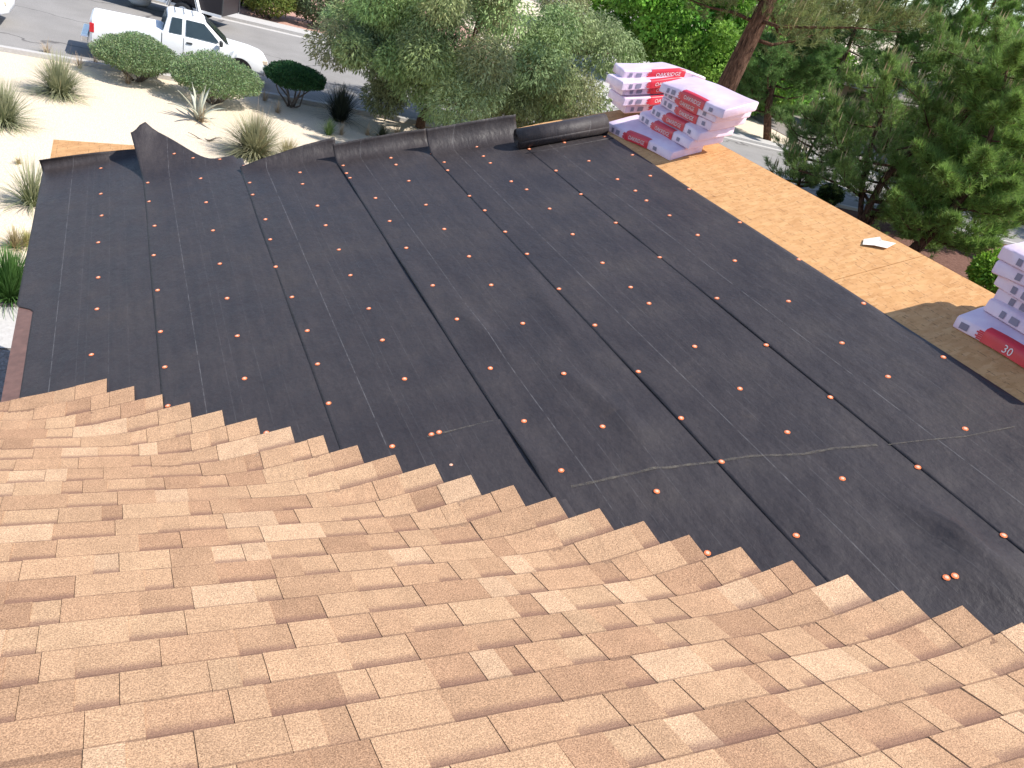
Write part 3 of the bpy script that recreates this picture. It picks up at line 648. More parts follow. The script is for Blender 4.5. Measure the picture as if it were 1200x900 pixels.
def broad_tree(name, label, base, cen, rad, nclus, nleaf, Ln, Wd, colr, trunk_r, bark, seed, droop=0.3, group=None, crad=0.22, low=-0.75, var=0.25):
    rg = np.random.default_rng(seed); root = thing(name, label, 'tree', (*base, 0), group=group)
    d = unit(rg.normal(size=(nclus * 3, 3))); d = d[d[:, 2] > low][:nclus]; rr = rg.uniform(0.45, 1.0, (len(d), 1)) ** 0.6 * rg.uniform(0.8, 1.12, (len(d), 1))
    cen = np.array(cen); rad = np.array(rad); K = cen + d * rr * rad; K[:, 2] = np.maximum(K[:, 2], 0.4)
    b = MB(); top = np.array([cen[0] * 0.35, cen[1] * 0.35, max(0.6, cen[2] * 0.45)])
    limb(b, (0, 0, -0.1), top, trunk_r, trunk_r * 0.75, rg, seg=6)
    order = rg.permutation(len(K))[:18]
    for i in order: limb(b, top * rg.uniform(0.5, 1), K[i], trunk_r * 0.42, 0.02, rg, sag=0.3, n=5)
    b.build('trunk', bark, root, smooth=True)
    per = nleaf // len(K); cr = crad * rad.mean()
    sizes = rg.uniform(0.7, 1.25, len(K)); Ck = np.repeat(K, per, 0); sz = np.repeat(sizes, per)[:, None]
    o_ = rg.normal(size=(len(Ck), 3)); o_ = unit(o_) * rg.uniform(0.25, 1, (len(Ck), 1)) ** 0.5 * cr * sz; o_[:, 2] *= 0.8
    C = Ck + o_; C[:, 2] = np.maximum(C[:, 2], 0.05)
    D = unit(unit(o_) * 0.7 + rg.normal(size=C.shape) * 0.6 + np.array([0, 0, -droop]))
    kk = np.repeat(1 + 0.16 * rg.normal(size=(len(K), 1)), per, 0); hu = np.repeat(1 + 0.07 * rg.normal(size=(len(K), 3)), per, 0)
    c_ = np.clip(np.array(colr)[None] * kk * hu * (1 + var * rg.normal(size=(len(C), 1))), 0.006, 0.8)
    foliage('crown', root, C, D, Ln * rg.uniform(0.7, 1.3, len(C)), Wd * rg.uniform(0.7, 1.3, len(C)), colr, MT['leaf'], rg, colr=c_)
    return root
def pine(label, base, height, spread, seed, colr=(0.085, 0.135, 0.045), stems=1, lean=(0, 0), low=0.12, ntuft=2600, needles=15, nl=0.17, group='pines beyond the ridge', trunk_r=0.2, candle=True, bare=0.0, nw=0.012, straight=1.0):
    rg = np.random.default_rng(seed); root = thing('pine_tree', label, 'tree', (*base, 0), group=group); b = MB(); TP = []; TD = []
    for sN in range(stems):
        az0 = rg.uniform(0, 6.28); out = 0.0 if stems == 1 else 0.22
        tipv = np.array([lean[0] + math.cos(az0) * out * height, lean[1] + math.sin(az0) * out * height, height * (1 if sN == 0 else rg.uniform(0.75, 0.95))])
        tp = limb(b, (0, 0, -0.15), tipv, trunk_r / (1 if sN == 0 else 1.3), 0.03, rg, seg=9, wob_=straight); tp = np.array(tp)
        nb = int(34 / stems ** 0.5)
        for k in range(nb):
            h = low + bare + (1 - low - bare) * (k + rg.uniform(0, 1)) / nb; fi = h * (len(tp) - 1); i0 = min(int(fi), len(tp) - 2); p = tp[i0] + (tp[i0 + 1] - tp[i0]) * (fi - i0)
            ln = spread * (0.35 + 0.8 * (1 - h) ** 0.7) * rg.uniform(0.65, 1.15) * min(1.0, 0.55 + (h - low) * 2.5); az = k * 2.4 + rg.uniform(-0.4, 0.4)
            q = p + np.array([math.cos(az) * ln, math.sin(az) * ln, ln * rg.uniform(0.05, 0.5)])
            bp = np.array(limb(b, p, q, 0.055 * (1 - h) + 0.02, 0.008, rg, sag=-0.12 * ln, n=4, seg=5))
            m_ = int(ntuft / (nb * stems))
            t_ = rg.uniform(0.28, 1.05, m_); idx = np.clip(t_ * 4, 0, 3.999).astype(int); P_ = bp[idx] + (bp[np.minimum(idx + 1, 4)] - bp[idx]) * (t_ * 4 - idx)[:, None]
            dr = unit(q - p); o_ = rg.normal(size=(m_, 3)) * (0.13 * ln * (1.25 - t_))[:, None] * np.array([1, 1, 0.7]) + np.array([0, 0, 0.05 * ln]); P_ = P_ + o_
            TP.append(P_); TD.append(unit(dr * 0.8 + unit(o_) * 0.7 + np.array([0, 0, 0.55]) + rg.normal(size=(m_, 3)) * 0.25))
    b.build('trunk', MT['pinebark'], root, smooth=True)
    TP = np.concatenate(TP); TD = np.concatenate(TD); n = len(TP)
    C = np.repeat(TP, needles, 0); A = np.repeat(TD, needles, 0); st = rg.uniform(0, 0.16, (len(C), 1)); C = C + A * st
    D = unit(A * rg.uniform(0.45, 1.2, (len(C), 1)) + unit(rg.normal(size=C.shape)) * 0.75)
    V = np.stack([C, C + unit(np.cross(D, rg.normal(size=D.shape))) * nw, C + D * (nl * rg.uniform(0.7, 1.2, (len(C), 1)))], 1).reshape(-1, 3)
    kk = np.repeat(np.clip(1 + 0.22 * rg.normal(size=(n, 1)), 0.4, 1.8), needles, 0); c_ = np.array(colr)[None] * kk * (1 + 0.12 * rg.normal(size=(len(C), 1))); c_ = c_ * np.array([1, 1, 1]) + 0.0
    old = rg.random(len(C)) < 0.05; c_[old] = np.array([0.16, 0.11, 0.05])
    me = fast_mesh('crown', V, np.arange(len(V)).reshape(-1, 3)); set_col(me, np.repeat(np.clip(c_, 0.005, 0.6), 3, 0)); mobj('crown', me, MT['needle'], root)
    if candle:
        k = rg.choice(n, int(n * 0.12), replace=False); k = k[TD[k][:, 2] > 0.45]; C = TP[k] + TD[k] * 0.1; D = unit(TD[k] * 0.3 + np.array([0, 0, 1.0]))
        foliage('candles', root, C, D, 0.42, 0.022, (0.36, 0.30, 0.16), MT['needle'], rg)['kind'] = 'stuff'
    return root
def dome_shrub(label, px, py, rx, rz_, zc, colr, seed, n=24000, stem=True, leaf=0.05, group='clipped dome shrubs along the kerb', skirt=0.0, name='dome_shrub'):
    rg = np.random.default_rng(seed); p = gp(px, py); root = thing(name, label, 'shrub', p, group=group)
    d = unit(rg.normal(size=(n, 3))); lo = d[:, 2] < -0.35; d[lo, 2] *= 0.5; d = unit(d)
    lump = 1 + 0.05 * np.sin(d[:, 0] * 5 + seed) + 0.04 * np.sin(d[:, 1] * 7 + 2 * seed) + 0.03 * np.sin(d[:, 2] * 9 + d[:, 0] * 6)
    rr = (rg.uniform(0, 1, n) ** 0.28) * lump
    C = d * rr[:, None] * np.array([rx, rx * 0.95, rz_]) + np.array([0, 0, zc]); C[:, 2] = np.where(C[:, 2] < zc, zc + (C[:, 2] - zc) * 0.8, C[:, 2])
    D = unit(d + rg.normal(size=d.shape) * 0.7)
    foliage('leaves', root, C, D, leaf * rg.uniform(0.6, 1.4, n), leaf * 0.3, colr, MT['leaf'], rg, 0.22, 0.08)
    b = MB()
    for k in range(9):
        a = k * 0.7 + rg.uniform(-.2, .2); limb(b, (0.07 * math.cos(a), 0.07 * math.sin(a), -0.03), (rx * 0.6 * math.cos(a), rx * 0.6 * math.sin(a), zc - rz_ * 0.1), 0.03, 0.012, rg, n=4, seg=5)
    b.build('stems', MT['barkgrey'], root, smooth=True); return root
def grass(label, px, py, h, spread, n, c1, c2, seed, name='grass_clump', group=None, stiff=0.5, wd=0.009, stalks=0, cat='grass'):
    rg = np.random.default_rng(seed); p = gp(px, py); root = thing(name, label, cat, p, group=group)
    def blades(n, h, w_, sp, ca, cb, nm, st):
        az = rg.uniform(0, 6.283, n); tl = np.abs(rg.normal(size=n)) * sp; ln = h * rg.uniform(0.55, 1.15, n); V = []; F = []; Cc = []
        for i in range(n):
            dx, dy = math.cos(az[i]), math.sin(az[i]); r0 = rg.uniform(0, 0.12) * h; base = np.array([dx * r0, dy * r0, -0.02]); k = len(V); sx_, sy_ = -dy * w_, dx * w_
            for s_ in (0, 0.4, 0.75, 1.0):
                th = tl[i] * (st + (1 - st) * s_); q = base + np.array([dx * math.sin(th), dy * math.sin(th), math.cos(th)]) * ln[i] * s_
                ww = 1 - 0.85 * s_; V.append(q + np.array([sx_ * ww, sy_ * ww, 0])); V.append(q - np.array([sx_ * ww, sy_ * ww, 0]))
                m_ = rg.uniform(0, 1) * 0.3 + 0.7 * s_; Cc += [np.array(ca) * (1 - m_) + np.array(cb) * m_] * 2
            for s_ in range(3): F.append((k + 2 * s_, k + 2 * s_ + 1, k + 2 * s_ + 3, k + 2 * s_ + 2))
        me = fast_mesh(nm, np.array(V), np.array(F)); set_col(me, np.array(Cc)); mobj(nm, me, MT['blade'], root)
    blades(n, h, wd, spread, c1, c2, 'blades', stiff)
    if stalks: blades(stalks, h * 1.3, 0.006, spread * 0.7, (0.35, 0.25, 0.14), (0.5, 0.36, 0.22), 'seed_stalks', 0.6)
    return root
GR1, GR2 = (0.13, 0.18, 0.08), (0.46, 0.45, 0.28)
DS = (0.23, 0.31, 0.15)
dome_shrub('wide sage green dome shrub hiding the bed of the white pickup', 160, 95, 1.06, 0.54, 0.66, DS, 1)
dome_shrub('sage green dome shrub behind the pale agave', 250, 121, 1.18, 0.58, 0.70, DS, 2)
dome_shrub('dark green flat topped shrub on bare stems past the front of the pickup', 341, 125, 0.86, 0.36, 0.85, (0.05, 0.13, 0.045), 3, leaf=0.05)
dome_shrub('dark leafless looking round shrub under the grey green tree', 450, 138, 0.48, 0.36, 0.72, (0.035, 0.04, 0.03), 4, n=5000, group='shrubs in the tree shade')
grass('bushy green grass clump between the kerb and the felt roof', 70, 112, 0.95, 1.15, 1500, GR1, GR2, 5, stalks=20)
grass('green grass clump at the edge of the gravel past the pickup tail', 4, 146, 0.9, 1.1, 1200, GR1, GR2, 6)
grass('thin drooping grass clump beside the far low eave of the felt roof', 38, 240, 0.8, 1.1, 380, (0.12, 0.17, 0.06), GR2, 7)
grass('big grey green grass clump beside the curled felt', 298, 184, 1.0, 1.2, 2000, (0.12, 0.15, 0.075), (0.42, 0.40, 0.24), 8, stalks=60)
grass('low dry grass clump right at the roof edge by the curled felt', 336, 186, 0.5, 0.8, 400, (0.16, 0.16, 0.07), (0.5, 0.42, 0.24), 9)
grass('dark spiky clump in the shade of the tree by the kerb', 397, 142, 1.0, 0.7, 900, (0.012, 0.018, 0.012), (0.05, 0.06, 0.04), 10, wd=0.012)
grass('small bright green clump in front of the dark spiky clump', 385, 158, 0.45, 0.7, 200, (0.08, 0.17, 0.04), (0.25, 0.32, 0.12), 11)
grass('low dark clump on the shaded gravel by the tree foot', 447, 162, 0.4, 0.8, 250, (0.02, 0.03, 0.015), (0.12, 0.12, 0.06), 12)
grass('dry brown tuft on the gravel next to the house eave', 18, 290, 0.35, 0.9, 220, (0.30, 0.24, 0.12), (0.50, 0.42, 0.25), 13)
grass('yellow green tuft next to the house eave', 32, 288, 0.3, 0.8, 160, (0.25, 0.27, 0.08), (0.55, 0.50, 0.22), 14)
grass('deep green grass clump in the shadow of the house', 12, 352, 0.75, 0.6, 1100, (0.05, 0.12, 0.03), (0.12, 0.24, 0.06), 15)
grass('sparse dry tuft on the gravel', 22, 192, 0.18, 1.0, 60, (0.4, 0.33, 0.18), (0.6, 0.5, 0.3), 16)
for k, (px_, py_, lb_) in enumerate(((55, 62, 'wispy dry weed in the gutter between the parked car and the pickup'), (112, 78, 'wispy dry weed by the kerb below the pickup tail'), (93, 80, 'dry weed at the gravel edge between the grass clump and the pickup tail'), (150, 98, 'dry weed at the foot of the dome shrub by the pickup bed'), (310, 118, 'dry weed between the agave shrub and the flat topped shrub'), (325, 132, 'dry weed in front of the flat topped shrub'), (430, 158, 'dry weed between the dark spiky clump and the low dark clump'), (465, 158, 'dry weed between the low dark clump and the tree trunk'), (400, 158, 'dry weed at the foot of the dark spiky clump'))):
    grass(lb_, px_, py_, 0.4, 0.8, 70, (0.36, 0.26, 0.16), (0.55, 0.42, 0.28), 60 + k, name='weed_tuft', group='dry weed tufts along the kerb', wd=0.006, cat='weed')
# agave
p = gp(232, 141); ag = thing('agave', 'pale grey agave rosette in front of the dome shrub', 'agave', p)
for k in range(12):
    rg = np.random.default_rng(200 + k); az = k * 2.39996; til = 0.12 + 0.11 * k; L_ = 0.92 * (1 - 0.015 * k); b = MB(); rings = []
    for s_ in np.linspace(0, 1, 6):
        th = til * (0.6 + 0.55 * s_); c_ = np.array([math.cos(az) * math.sin(th), math.sin(az) * math.sin(th), math.cos(th)]) * L_ * s_; wd = 0.075 * (0.5 + 1.1 * s_ if s_ < 0.4 else 0.94) * (1 - s_) ** 0.6 + 0.004
        sd_ = np.array([-math.sin(az), math.cos(az), 0]); nn = np.array([math.cos(az) * math.cos(th), math.sin(az) * math.cos(th), -math.sin(th)])
        rings.append([c_ - sd_ * wd - nn * 0.02 * (1 - s_), c_ + nn * 0.012, c_ + sd_ * wd - nn * 0.02 * (1 - s_), c_ + nn * (0.03 * (1 - s_) + 0.014)])
    b.loft(rings); b.build('leaf', MT['agave'], ag, smooth=True)
grass('dead leaf litter at the foot of the agave', 236, 143, 0.5, 1.35, 50, (0.3, 0.24, 0.16), (0.45, 0.36, 0.24), 33, name='leaf_litter', wd=0.014, cat='leaf litter')
p = gp(245, 166); b = MB(); rg = np.random.default_rng(5)
for k in range(5): limb(b, (0, 0, 0.03), (rg.uniform(-.5, .5), rg.uniform(-.3, .3), 0.06), 0.02, 0.005, rg, n=4)
o = b.build('dead_branch', MT['barkgrey'], smooth=True); o.location = Vector(p); tag(o, 'dry fallen branch on the gravel beside the big grass clump', 'branch')
# shade trees
tb = gp(492, 150)
broad_tree('shade_tree', 'large grey green shade tree with drooping foliage behind the felt roof', tb[:2], (0.9, -0.9, 3.0), (4.2, 3.3, 2.8), 105, 180000, 0.135, 0.018, (0.30, 0.355, 0.165), 0.16, MT['bark'], 21, 0.75, crad=0.23, low=-0.92)
tb = gp(792, 118)
broad_tree('leafy_tree', 'bright green leafy tree across the street behind the bundle stack', tb[:2], (0.5, 3, 4.1), (5.6, 5.2, 3.5), 100, 60000, 0.24, 0.075, (0.19, 0.36, 0.055), 0.2, MT['bark'], 22, 0.3, crad=0.25)
tb = gp(668, 40)
broad_tree('leafy_tree', 'bright green leafy tree further back behind the red flowers', tb[:2], (0, 0, 6.4), (6, 5, 3.6), 80, 34000, 0.3, 0.1, (0.19, 0.36, 0.06), 0.2, MT['bark'], 23, 0.3, crad=0.25)
for (px_, py_, sd_, lb_) in ((855, 128, 24, 'bright green bushy tree around the foot of the reddish trunk'), (930, 128, 25, 'green bushy tree behind the small bushy pine')):
    tb = gp(px_, py_); broad_tree('leafy_tree', lb_, tb[:2], (0, 0, 2.2), (4.2, 3.5, 2.4), 60, 26000, 0.24, 0.075, (0.20, 0.36, 0.06), 0.15, MT['bark'], sd_, 0.3, crad=0.26)
# red flower bush
p = gp(676, 66); fb = thing('flower_bush', 'red flowering bush at the foot of the bright green tree', 'bush', p); rg = np.random.default_rng(77)
d = unit(rg.normal(size=(900, 3))); C = d * rg.uniform(0.4, 1, (900, 1)) * np.array([0.8, 0.8, 0.9]) + np.array([0, 0, 0.9])
foliage('leaves', fb, C[:450], d[:450], 0.2, 0.07, (0.10, 0.14, 0.04), MT['leaf'], rg); foliage('flowers', fb, C[450:], d[450:], 0.22, 0.1, (0.55, 0.10, 0.04), MT['leaf'], rg)
# pines
pb = gp(1010, 272)[:2]
pine('multi stemmed pine with pale candles standing in the red mulch', pb, 7.2, 3.3, 41, stems=3, ntuft=10500, needles=20, trunk_r=0.14, colr=(0.22, 0.33, 0.09), nw=0.014)
pb = gp(935, 232)[:2]; pine('small bushy pine in front of the street', pb, 3.6, 1.7, 42, ntuft=2400, needles=20, trunk_r=0.08, colr=(0.215, 0.325, 0.10))
d0 = unit(ray(832, 128)); base = (CAM + d0 * (21.0 / np.hypot(d0[0], d0[1])))[:2]
pine('tall pine with thick reddish trunk behind the stack of bundles', base, 12, 3.8, 43, lean=(0.5, -0.3), straight=0.12, ntuft=5200, needles=20, trunk_r=0.36, bare=0.33, colr=(0.18, 0.215, 0.075), nl=0.2, nw=0.014)
PN = [((955, 150), 9.5, 4.0, 44, 'dark dense pine across the street behind the candled pine', (0.05, 0.085, 0.035)), ((1075, 185), 10.5, 4.2, 45, 'tall green pine behind the candled pine', (0.09, 0.14, 0.045)),
      ((1195, 262), 9.0, 3.8, 46, 'green pine at the end of the mulch past the lime bush', (0.085, 0.14, 0.045)), ((1130, 150), 13, 4.8, 47, 'very tall dark pine rising behind the others', (0.05, 0.085, 0.035)), ((1010, 120), 11, 4.5, 48, 'tall pine behind the leaning trunk', (0.07, 0.115, 0.04)), ((1235, 200), 12, 4.5, 49, 'tall dark pine past the green pine', (0.055, 0.09, 0.035)), ((905, 95), 8, 4, 50, 'far pine beyond the street wall', (0.07, 0.11, 0.04)), ((1090, 265), 7.5, 2.9, 53, 'bushy light green pine beside the lime bush', (0.10, 0.15, 0.05)), ((1160, 225), 10, 3.6, 54, 'mid green pine between the taller pines', (0.08, 0.125, 0.045)), ((1070, 130), 12, 4.6, 56, 'tall shaded pine filling the gap behind the candled pine', (0.06, 0.1, 0.04)), ((1175, 175), 12, 4.2, 57, 'tall shaded pine behind the mid green pine', (0.06, 0.1, 0.04)), ((1062, 300), 6.5, 2.3, 58, 'bushy pine right behind the ridge between paper scrap and lime bush', (0.09, 0.135, 0.045)), ((1150, 300), 8, 3.2, 59, 'dense pine behind the lime bush', (0.08, 0.125, 0.045)), ((900, 165), 6, 3.2, 55, 'low dark pine at the far side of the street', (0.06, 0.1, 0.04))]
for (px_, py_), h_, s_, sd_, lb_, c_ in PN:
    q = gp(px_, py_)[:2]; dd = np.hypot(*q)
    if dd > 75: q = q * 75 / dd
    pine(lb_, q, h_, s_, sd_, ntuft=7500, needles=16, nl=0.26, colr=(c_[0] * 2.35, c_[1] * 2.45, c_[2] * 1.7), trunk_r=0.22, nw=0.022, candle=sd_ in (45, 46))
dome_shrub('rounded lime green bush at the roof ridge by the near bundle stack', 1150, 352, 0.8, 0.75, 0.85, (0.20, 0.36, 0.04), 51, n=5000, leaf=0.12, group='bushes beyond the ridge', name='lime_bush')
dome_shrub('small dark bush in the red mulch', 968, 240, 0.5, 0.4, 0.4, (0.05, 0.09, 0.03), 52, n=2500, leaf=0.1, group='bushes beyond the ridge', name='low_bush')
for k, (px_, py_, r_, c_, lb_) in enumerate(((312, 22, 1.2, (0.17, 0.21, 0.05), 'yellow green bush on the pink gravel across the street'), (369, 32, 1.25, (0.14, 0.18, 0.09), 'grey green bush on the pink gravel beside the shade tree'), (292, 10, 0.9, (0.03, 0.05, 0.02), 'dark bush on the pink gravel behind the trailer'), (338, 6, 0.9, (0.04, 0.06, 0.025), 'dark bush on the pink gravel behind the yellow green bush'))):
    dome_shrub(lb_, px_, py_, r_, r_ * 0.75, r_ * 0.72, c_, 70 + k, n=5000, leaf=0.13, group='bushes across the street', name='round_bush')
# block wall and neighbour house far behind the pines
a, c_ = gp(862, 68), gp(975, 112)
nw_ = thing('block_wall', 'pale block wall along the far street behind the leaning trunk', 'wall', (*((a + c_) / 2)[:2], 0)); dv = (c_ - a)[:2]; dv = dv / np.linalg.norm(dv); L_ = 26; hcount = 13
for k in range(hcount):
    q = -L_ / 2 + L_ * (k + 0.5) / hcount; b = MB(); b.box((dv[0] * q, dv[1] * q, 0.85), (L_ / hcount - 0.02, 0.2, 1.7), rz=math.atan2(dv[1], dv[0])); b.build('wall_panel', MT['brickred'], nw_)
b = MB(); b.box((0, 0, 1.75), (L_, 0.28, 0.09), rz=math.atan2(dv[1], dv[0])); b.build('wall_cap', MT['concrete'], nw_)
nh = thing('neighbour_house', 'pale neighbour house with grey roof hidden behind the pines', 'house', (52, 40, 0), R(25))
b = MB(); b.box((0, 0, 1.5), (16, 11, 3.0)); b.build('wall', MT['stucco'], nh)
b = MB(); b.add([(-8.6, -6.1, 3), (8.6, -6.1, 3), (8.6, 6.1, 3), (-8.6, 6.1, 3), (-4.5, 0, 5), (4.5, 0, 5)], [(0, 1, 5, 4), (1, 2, 5), (2, 3, 4, 5), (3, 0, 4), (3, 2, 1, 0)]); b.build('roof', MT['tileroof'], nh)
for k in (-5, -1.5, 3): b = MB(); b.box((k, -5.53, 1.6), (1.4, 0.06, 1.2)); b.build('window', MT['glass'], nh)

# ------------------------------------------------------------------ vehicles
def rrect(x, hw, zb, zt, r=0.09, tum=0.0):
    pts = []
    for (cy, cz, a0) in ((hw - r - tum, zt - r, 0), (-(hw - r - tum), zt - r, 90), (-(hw - r * .6), zb + r * .6, 180), (hw - r * .6, zb + r * .6, 270)):
        rr = r if a0 < 180 else r * 0.6
        for k in range(4): t_ = R(a0 + 30 * k); pts.append((x, cy + rr * math.cos(t_), cz + rr * math.sin(t_)))
    return pts
def wheel(root, x, y, r, wd, rim=None):
    b = MB(); s_ = 1 if y > 0 else -1; prof = [(r * 0.62, 0), (r * 0.9, 0.0), (r, 0.03), (r, wd - 0.03), (r * 0.9, wd), (r * 0.62, wd)]
    b.loft([[(x + rr * math.cos(t_), y - s_ * dy, r + rr * math.sin(t_)) for t_ in np.linspace(0, 2 * math.pi, 20, endpoint=False)] for rr, dy in prof], caps=False); ty = b.build('wheel', MT['tyre'], root, smooth=True)
    b = MB(); b.loft([[(x + rr * math.cos(t_), y - s_ * dy, r + rr * math.sin(t_)) for t_ in np.linspace(0, 2 * math.pi, 20, endpoint=False)] for rr, dy in ((r * .63, 0.015), (r * .55, 0.05), (r * .25, 0.03), (r * .2, 0.005))]); b.build('rim', rim or MT['rim'], ty)
def quad(root, name, pts, m, off=(0, 0, 0), th=0.012, parent=None):
    b = MB(); b.add([tuple(np.add(p_, off)) for p_ in pts], [tuple(range(len(pts)))]); return b.build(name, m, parent or root, solid=th, fix=False)
pr_, pf = gp(109, 71), gp(309, 106)
yawt = math.atan2(pf[1] - pr_[1], pf[0] - pr_[0]); pc = (pr_ + pf) / 2 + np.array([-math.sin(yawt), math.cos(yawt), 0]) * 0.85
tk = thing('pickup_truck', 'white extended cab pickup truck parked along the near kerb', 'truck', (pc[0], pc[1], 0.01), yawt); tk.scale = (0.95, 0.95, 0.95)
b = MB(); b.loft([rrect(-2.52, .80, .52, 1.10, .06), rrect(-2.46, .845, .48, 1.16, .06), rrect(-0.62, .85, .42, 1.17, .06), rrect(-0.60, .85, .40, 1.17, .06), rrect(0.95, .85, .40, 1.10, .08), rrect(1.3, .84, .42, 1.06, .12), rrect(2.0, .82, .45, 1.00, .15), rrect(2.35, .78, .42, .93, .16), rrect(2.50, .70, .46, .84, .14)])
body = b.build('body', MT['carwhite'], tk, smooth=True); body.modifiers.new('e', 'EDGE_SPLIT').split_angle = R(35)
b = MB(); b.box((-1.55, 0, 1.172), (1.76, 1.5, 0.012)); b.build('bed_cover', MT['carwhite'], tk)
CB = [(-0.60, 0.80, 1.13), (1.16, 0.80, 1.06)]
def cab(x, z, hw, s_): return (x, s_ * hw, z)
b = MB(); lo = [(-0.60, .81, 1.10), (1.30, .80, 1.03)]; hi = [(-0.47, .62, 1.66), (0.05, .63, 1.70), (0.50, .61, 1.655)]
rg_ = []
b.loft([[(-0.60, -.81, 1.1), (-0.60, .81, 1.1), (-0.46, .62, 1.64), (-0.46, -.62, 1.64)], [(-0.36, -.815, 1.1), (-0.36, .815, 1.1), (-0.30, .64, 1.69), (-0.30, -.64, 1.69)], [(0.45, -.815, 1.08), (0.45, .815, 1.08), (0.42, .63, 1.69), (0.42, -.63, 1.69)], [(1.34, -.79, 1.02), (1.34, .79, 1.02), (0.58, .60, 1.645), (0.58, -.60, 1.645)]]); b.build('cab', MT['carwhite'], tk, bevel=0.03)
for s_ in (-1, 1):
    def sd_(x, z): f = (z - 1.09) / 0.6; return (x, s_ * (0.817 - 0.182 * f + 0.008), z)
    def pane(P_, nm='window'): return quad(tk, nm, [sd_(*p_) for p_ in (P_ if s_ < 0 else P_[::-1])], MT['glass'])
    pane([(-0.42, 1.17), (-0.06, 1.17), (-0.06, 1.60), (-0.34, 1.60)]); pane([(0.05, 1.16), (1.0, 1.13), (0.96, 1.2), (0.56, 1.58), (0.05, 1.60)])
    b = MB(); b.box((0.0, s_ * 0.853, 0.78), (0.012, 0.006, 0.66)); b.build('door_seam', MT['seam'], tk)
    b = MB(); b.box((1.02, s_ * 0.846, 0.78), (0.012, 0.006, 0.6)); b.build('door_seam', MT['seam'], tk)
    b = MB(); b.box((-0.61, s_ * 0.853, 0.8), (0.02, 0.006, 0.7)); b.build('bed_gap', MT['seam'], tk)
    b = MB(); b.box((0.16, s_ * 0.858, 0.98), (0.17, 0.03, 0.05)); b.build('door_handle', MT['seam'], tk, bevel=0.01)
    b = MB(); b.box((1.05, s_ * 0.98, 1.16), (0.10, 0.2, 0.16)); b.build('mirror', MT['seam'], tk, bevel=0.03)
    b = MB(); b.box((-2.47, s_ * 0.815, 0.9), (0.12, 0.09, 0.26)); b.build('tail_light', MT['tail'], tk, bevel=0.015)
    b = MB(); b.box((2.40, s_ * 0.66, 0.80), (0.16, 0.24, 0.13)); b.build('headlight', MT['amber'], tk, bevel=0.02)
    for x in (-1.62, 1.62):
        b = MB(); b.loft([[(x + .43 * math.cos(t_), s_ * y_, .40 + .43 * math.sin(t_)) for t_ in np.linspace(-0.15, math.pi + 0.15, 16)] for y_ in (0.70, 0.858)]); b.build('wheel_arch', MT['black'], tk); wheel(tk, x, s_ * 0.875, 0.34, 0.22)
quad(tk, 'windshield', [(1.29, -.70, 1.09), (1.29, .70, 1.09), (0.63, .55, 1.63), (0.63, -.55, 1.63)], MT['glass'], (0.008, 0, 0.012))
quad(tk, 'rear_window', [(-0.585, .68, 1.2), (-0.585, -.68, 1.2), (-0.49, -.57, 1.58), (-0.49, .57, 1.58)], MT['glass'], (-0.012, 0, 0))
b = MB(); b.box((-2.66, 0, 0.55), (0.2, 1.7, 0.2)); b.build('rear_bumper', MT['chrome'], tk, bevel=0.03); b = MB(); b.box((2.5, 0, 0.5), (0.22, 1.66, 0.2)); b.build('front_bumper', MT['chrome'], tk, bevel=0.05)
b = MB(); b.box((-2.53, 0, 0.78), (0.02, 0.42, 0.16)); b.build('number_plate_recess', MT['seam'], tk)
for x in (-.25, .0, .25): b = MB(); b.box((x, 0, 1.72), (0.02, 1.0, 0.015)); b.build('roof_rail', MT['seam'], tk, bevel=.008)
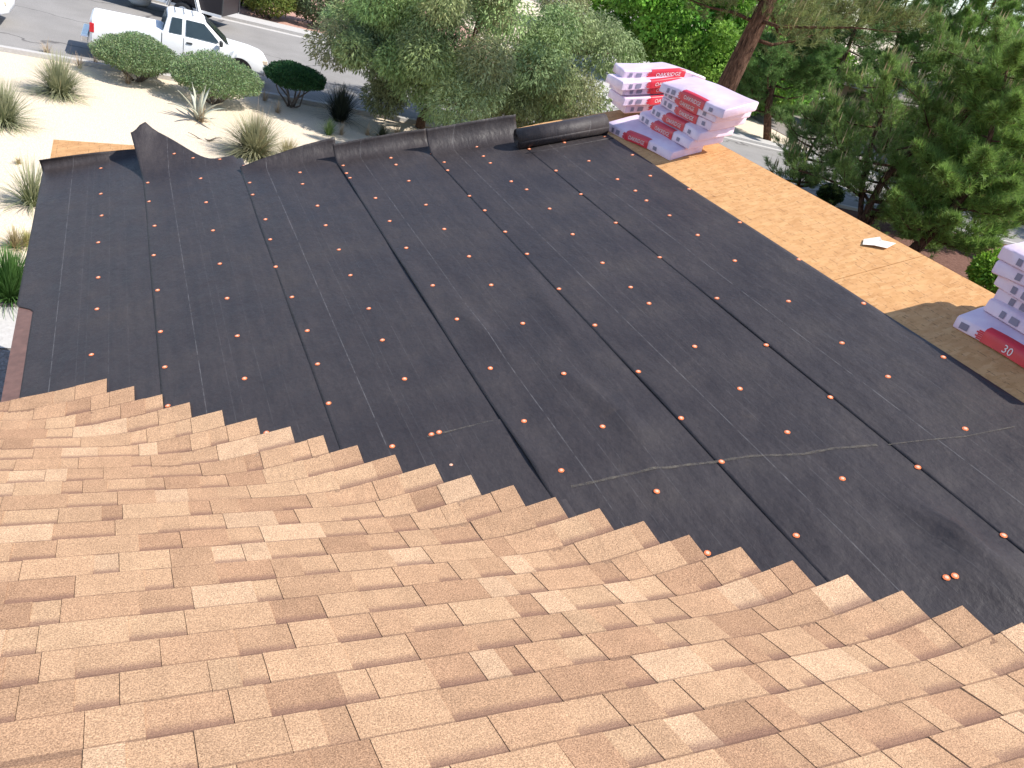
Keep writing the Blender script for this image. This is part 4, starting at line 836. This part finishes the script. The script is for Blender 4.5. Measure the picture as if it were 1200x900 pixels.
# black trailer across the street
p0, p1 = gp(114, 0), gp(257, 39); yw = math.atan2(p1[1] - p0[1], p1[0] - p0[0]); pc = (p0 + p1) / 2 + np.array([-math.sin(yw), math.cos(yw), 0]) * 1.1
L_ = float(np.linalg.norm(p1 - p0))
tr_ = thing('trailer', 'black enclosed trailer with white fender parked across the street', 'trailer', (pc[0], pc[1], 0.01), yw)
b = MB(); b.loft([rrect(-L_ / 2, 1.0, .55, 2.6, .05), rrect(L_ / 2, 1.0, .55, 2.6, .05)]); b.build('body', MT['black'], tr_, bevel=0.02)
for s_ in (-1, 1):
    b = MB(); b.box((0, s_ * 1.012, 0.56), (L_, 0.03, 0.09)); b.build('lower_rail', MT['carwhite'], tr_)
    xw = L_ / 2 - 1.35
    P_ = [(-.62, .5), (-.46, .98), (.46, .98), (.62, .5)]
    b = MB(); b.loft([[(xw + x, s_ * y_, z) for x, z in ((x0, z0), (x0 * .9, z0 - .05)) for y_ in (1.01, 1.24)] for x0, z0 in P_], caps=True); b.build('fender', MT['carwhite'], tr_)
    wheel(tr_, xw, s_ * 1.22, 0.37, 0.22, MT['carwhite'])
    b = MB(); b.box((L_ / 2 + .002, s_ * 0.97, 1.58), (0.04, 0.06, 2.0)); b.build('corner_trim', MT['seam'], tr_)
p = gp(163, 6); b = MB(); b.loft([[(r_ * math.cos(t_), r_ * math.sin(t_), z_) for t_ in np.linspace(0, 6.2832, 14, endpoint=False)] for r_, z_ in ((0.28, 0.0), (0.42, 0.12), (0.45, 0.4), (0.36, 0.62), (0.12, 0.72))])
o = b.build('white_tank', MT['carwhite'], smooth=True); o.location = Vector((p[0], p[1], 0.02)); tag(o, 'rounded white tank standing beside the black trailer', 'tank')
# white car at the kerb
p0 = gp(13, 36); cw = thing('parked_car', 'white car parked on the street behind the pickup', 'car', (p0[0] - 2.25, p0[1] + 0.95, 0.01), R(-2))
b = MB(); b.loft([rrect(-2.2, .70, .45, .85, .1), rrect(-2.0, .82, .32, .98, .12), rrect(-1.2, .86, .28, 1.02, .1), rrect(0.9, .86, .28, .98, .1), rrect(1.6, .84, .30, .90, .14), rrect(2.05, .76, .32, .80, .14), rrect(2.22, .62, .40, .70, .12)]); b.build('body', MT['carwhite'], cw, smooth=True)
b = MB(); b.loft([[(-1.5, -.76, .97), (-1.5, .76, .97), (-0.9, .58, 1.40), (-0.9, -.58, 1.40)], [(1.05, -.76, .95), (1.05, .76, .95), (0.25, .58, 1.42), (0.25, -.58, 1.42)]]); b.build('cabin', MT['carwhite'], cw, bevel=0.04)
quad(cw, 'windshield', [(1.0, -.66, .99), (1.0, .66, .99), (0.29, .53, 1.39), (0.29, -.53, 1.39)], MT['glass'], (0.012, 0, 0.015))
for s_ in (-1, 1):
    P_ = [(-1.2, s_ * .715, 1.02), (0.75, s_ * .705, 1.0), (0.22, s_ * .60, 1.36), (-0.8, s_ * .60, 1.36)]; quad(cw, 'window', P_ if s_ < 0 else P_[::-1], MT['glass'], (0, s_ * 0.018, 0))
    b = MB(); b.box((2.08, s_ * 0.60, 0.66), (0.2, 0.2, 0.12)); b.build('headlight', MT['amber'], cw, bevel=0.03)
    for x in (-1.35, 1.3): wheel(cw, x, s_ * 0.875, 0.31, 0.2)
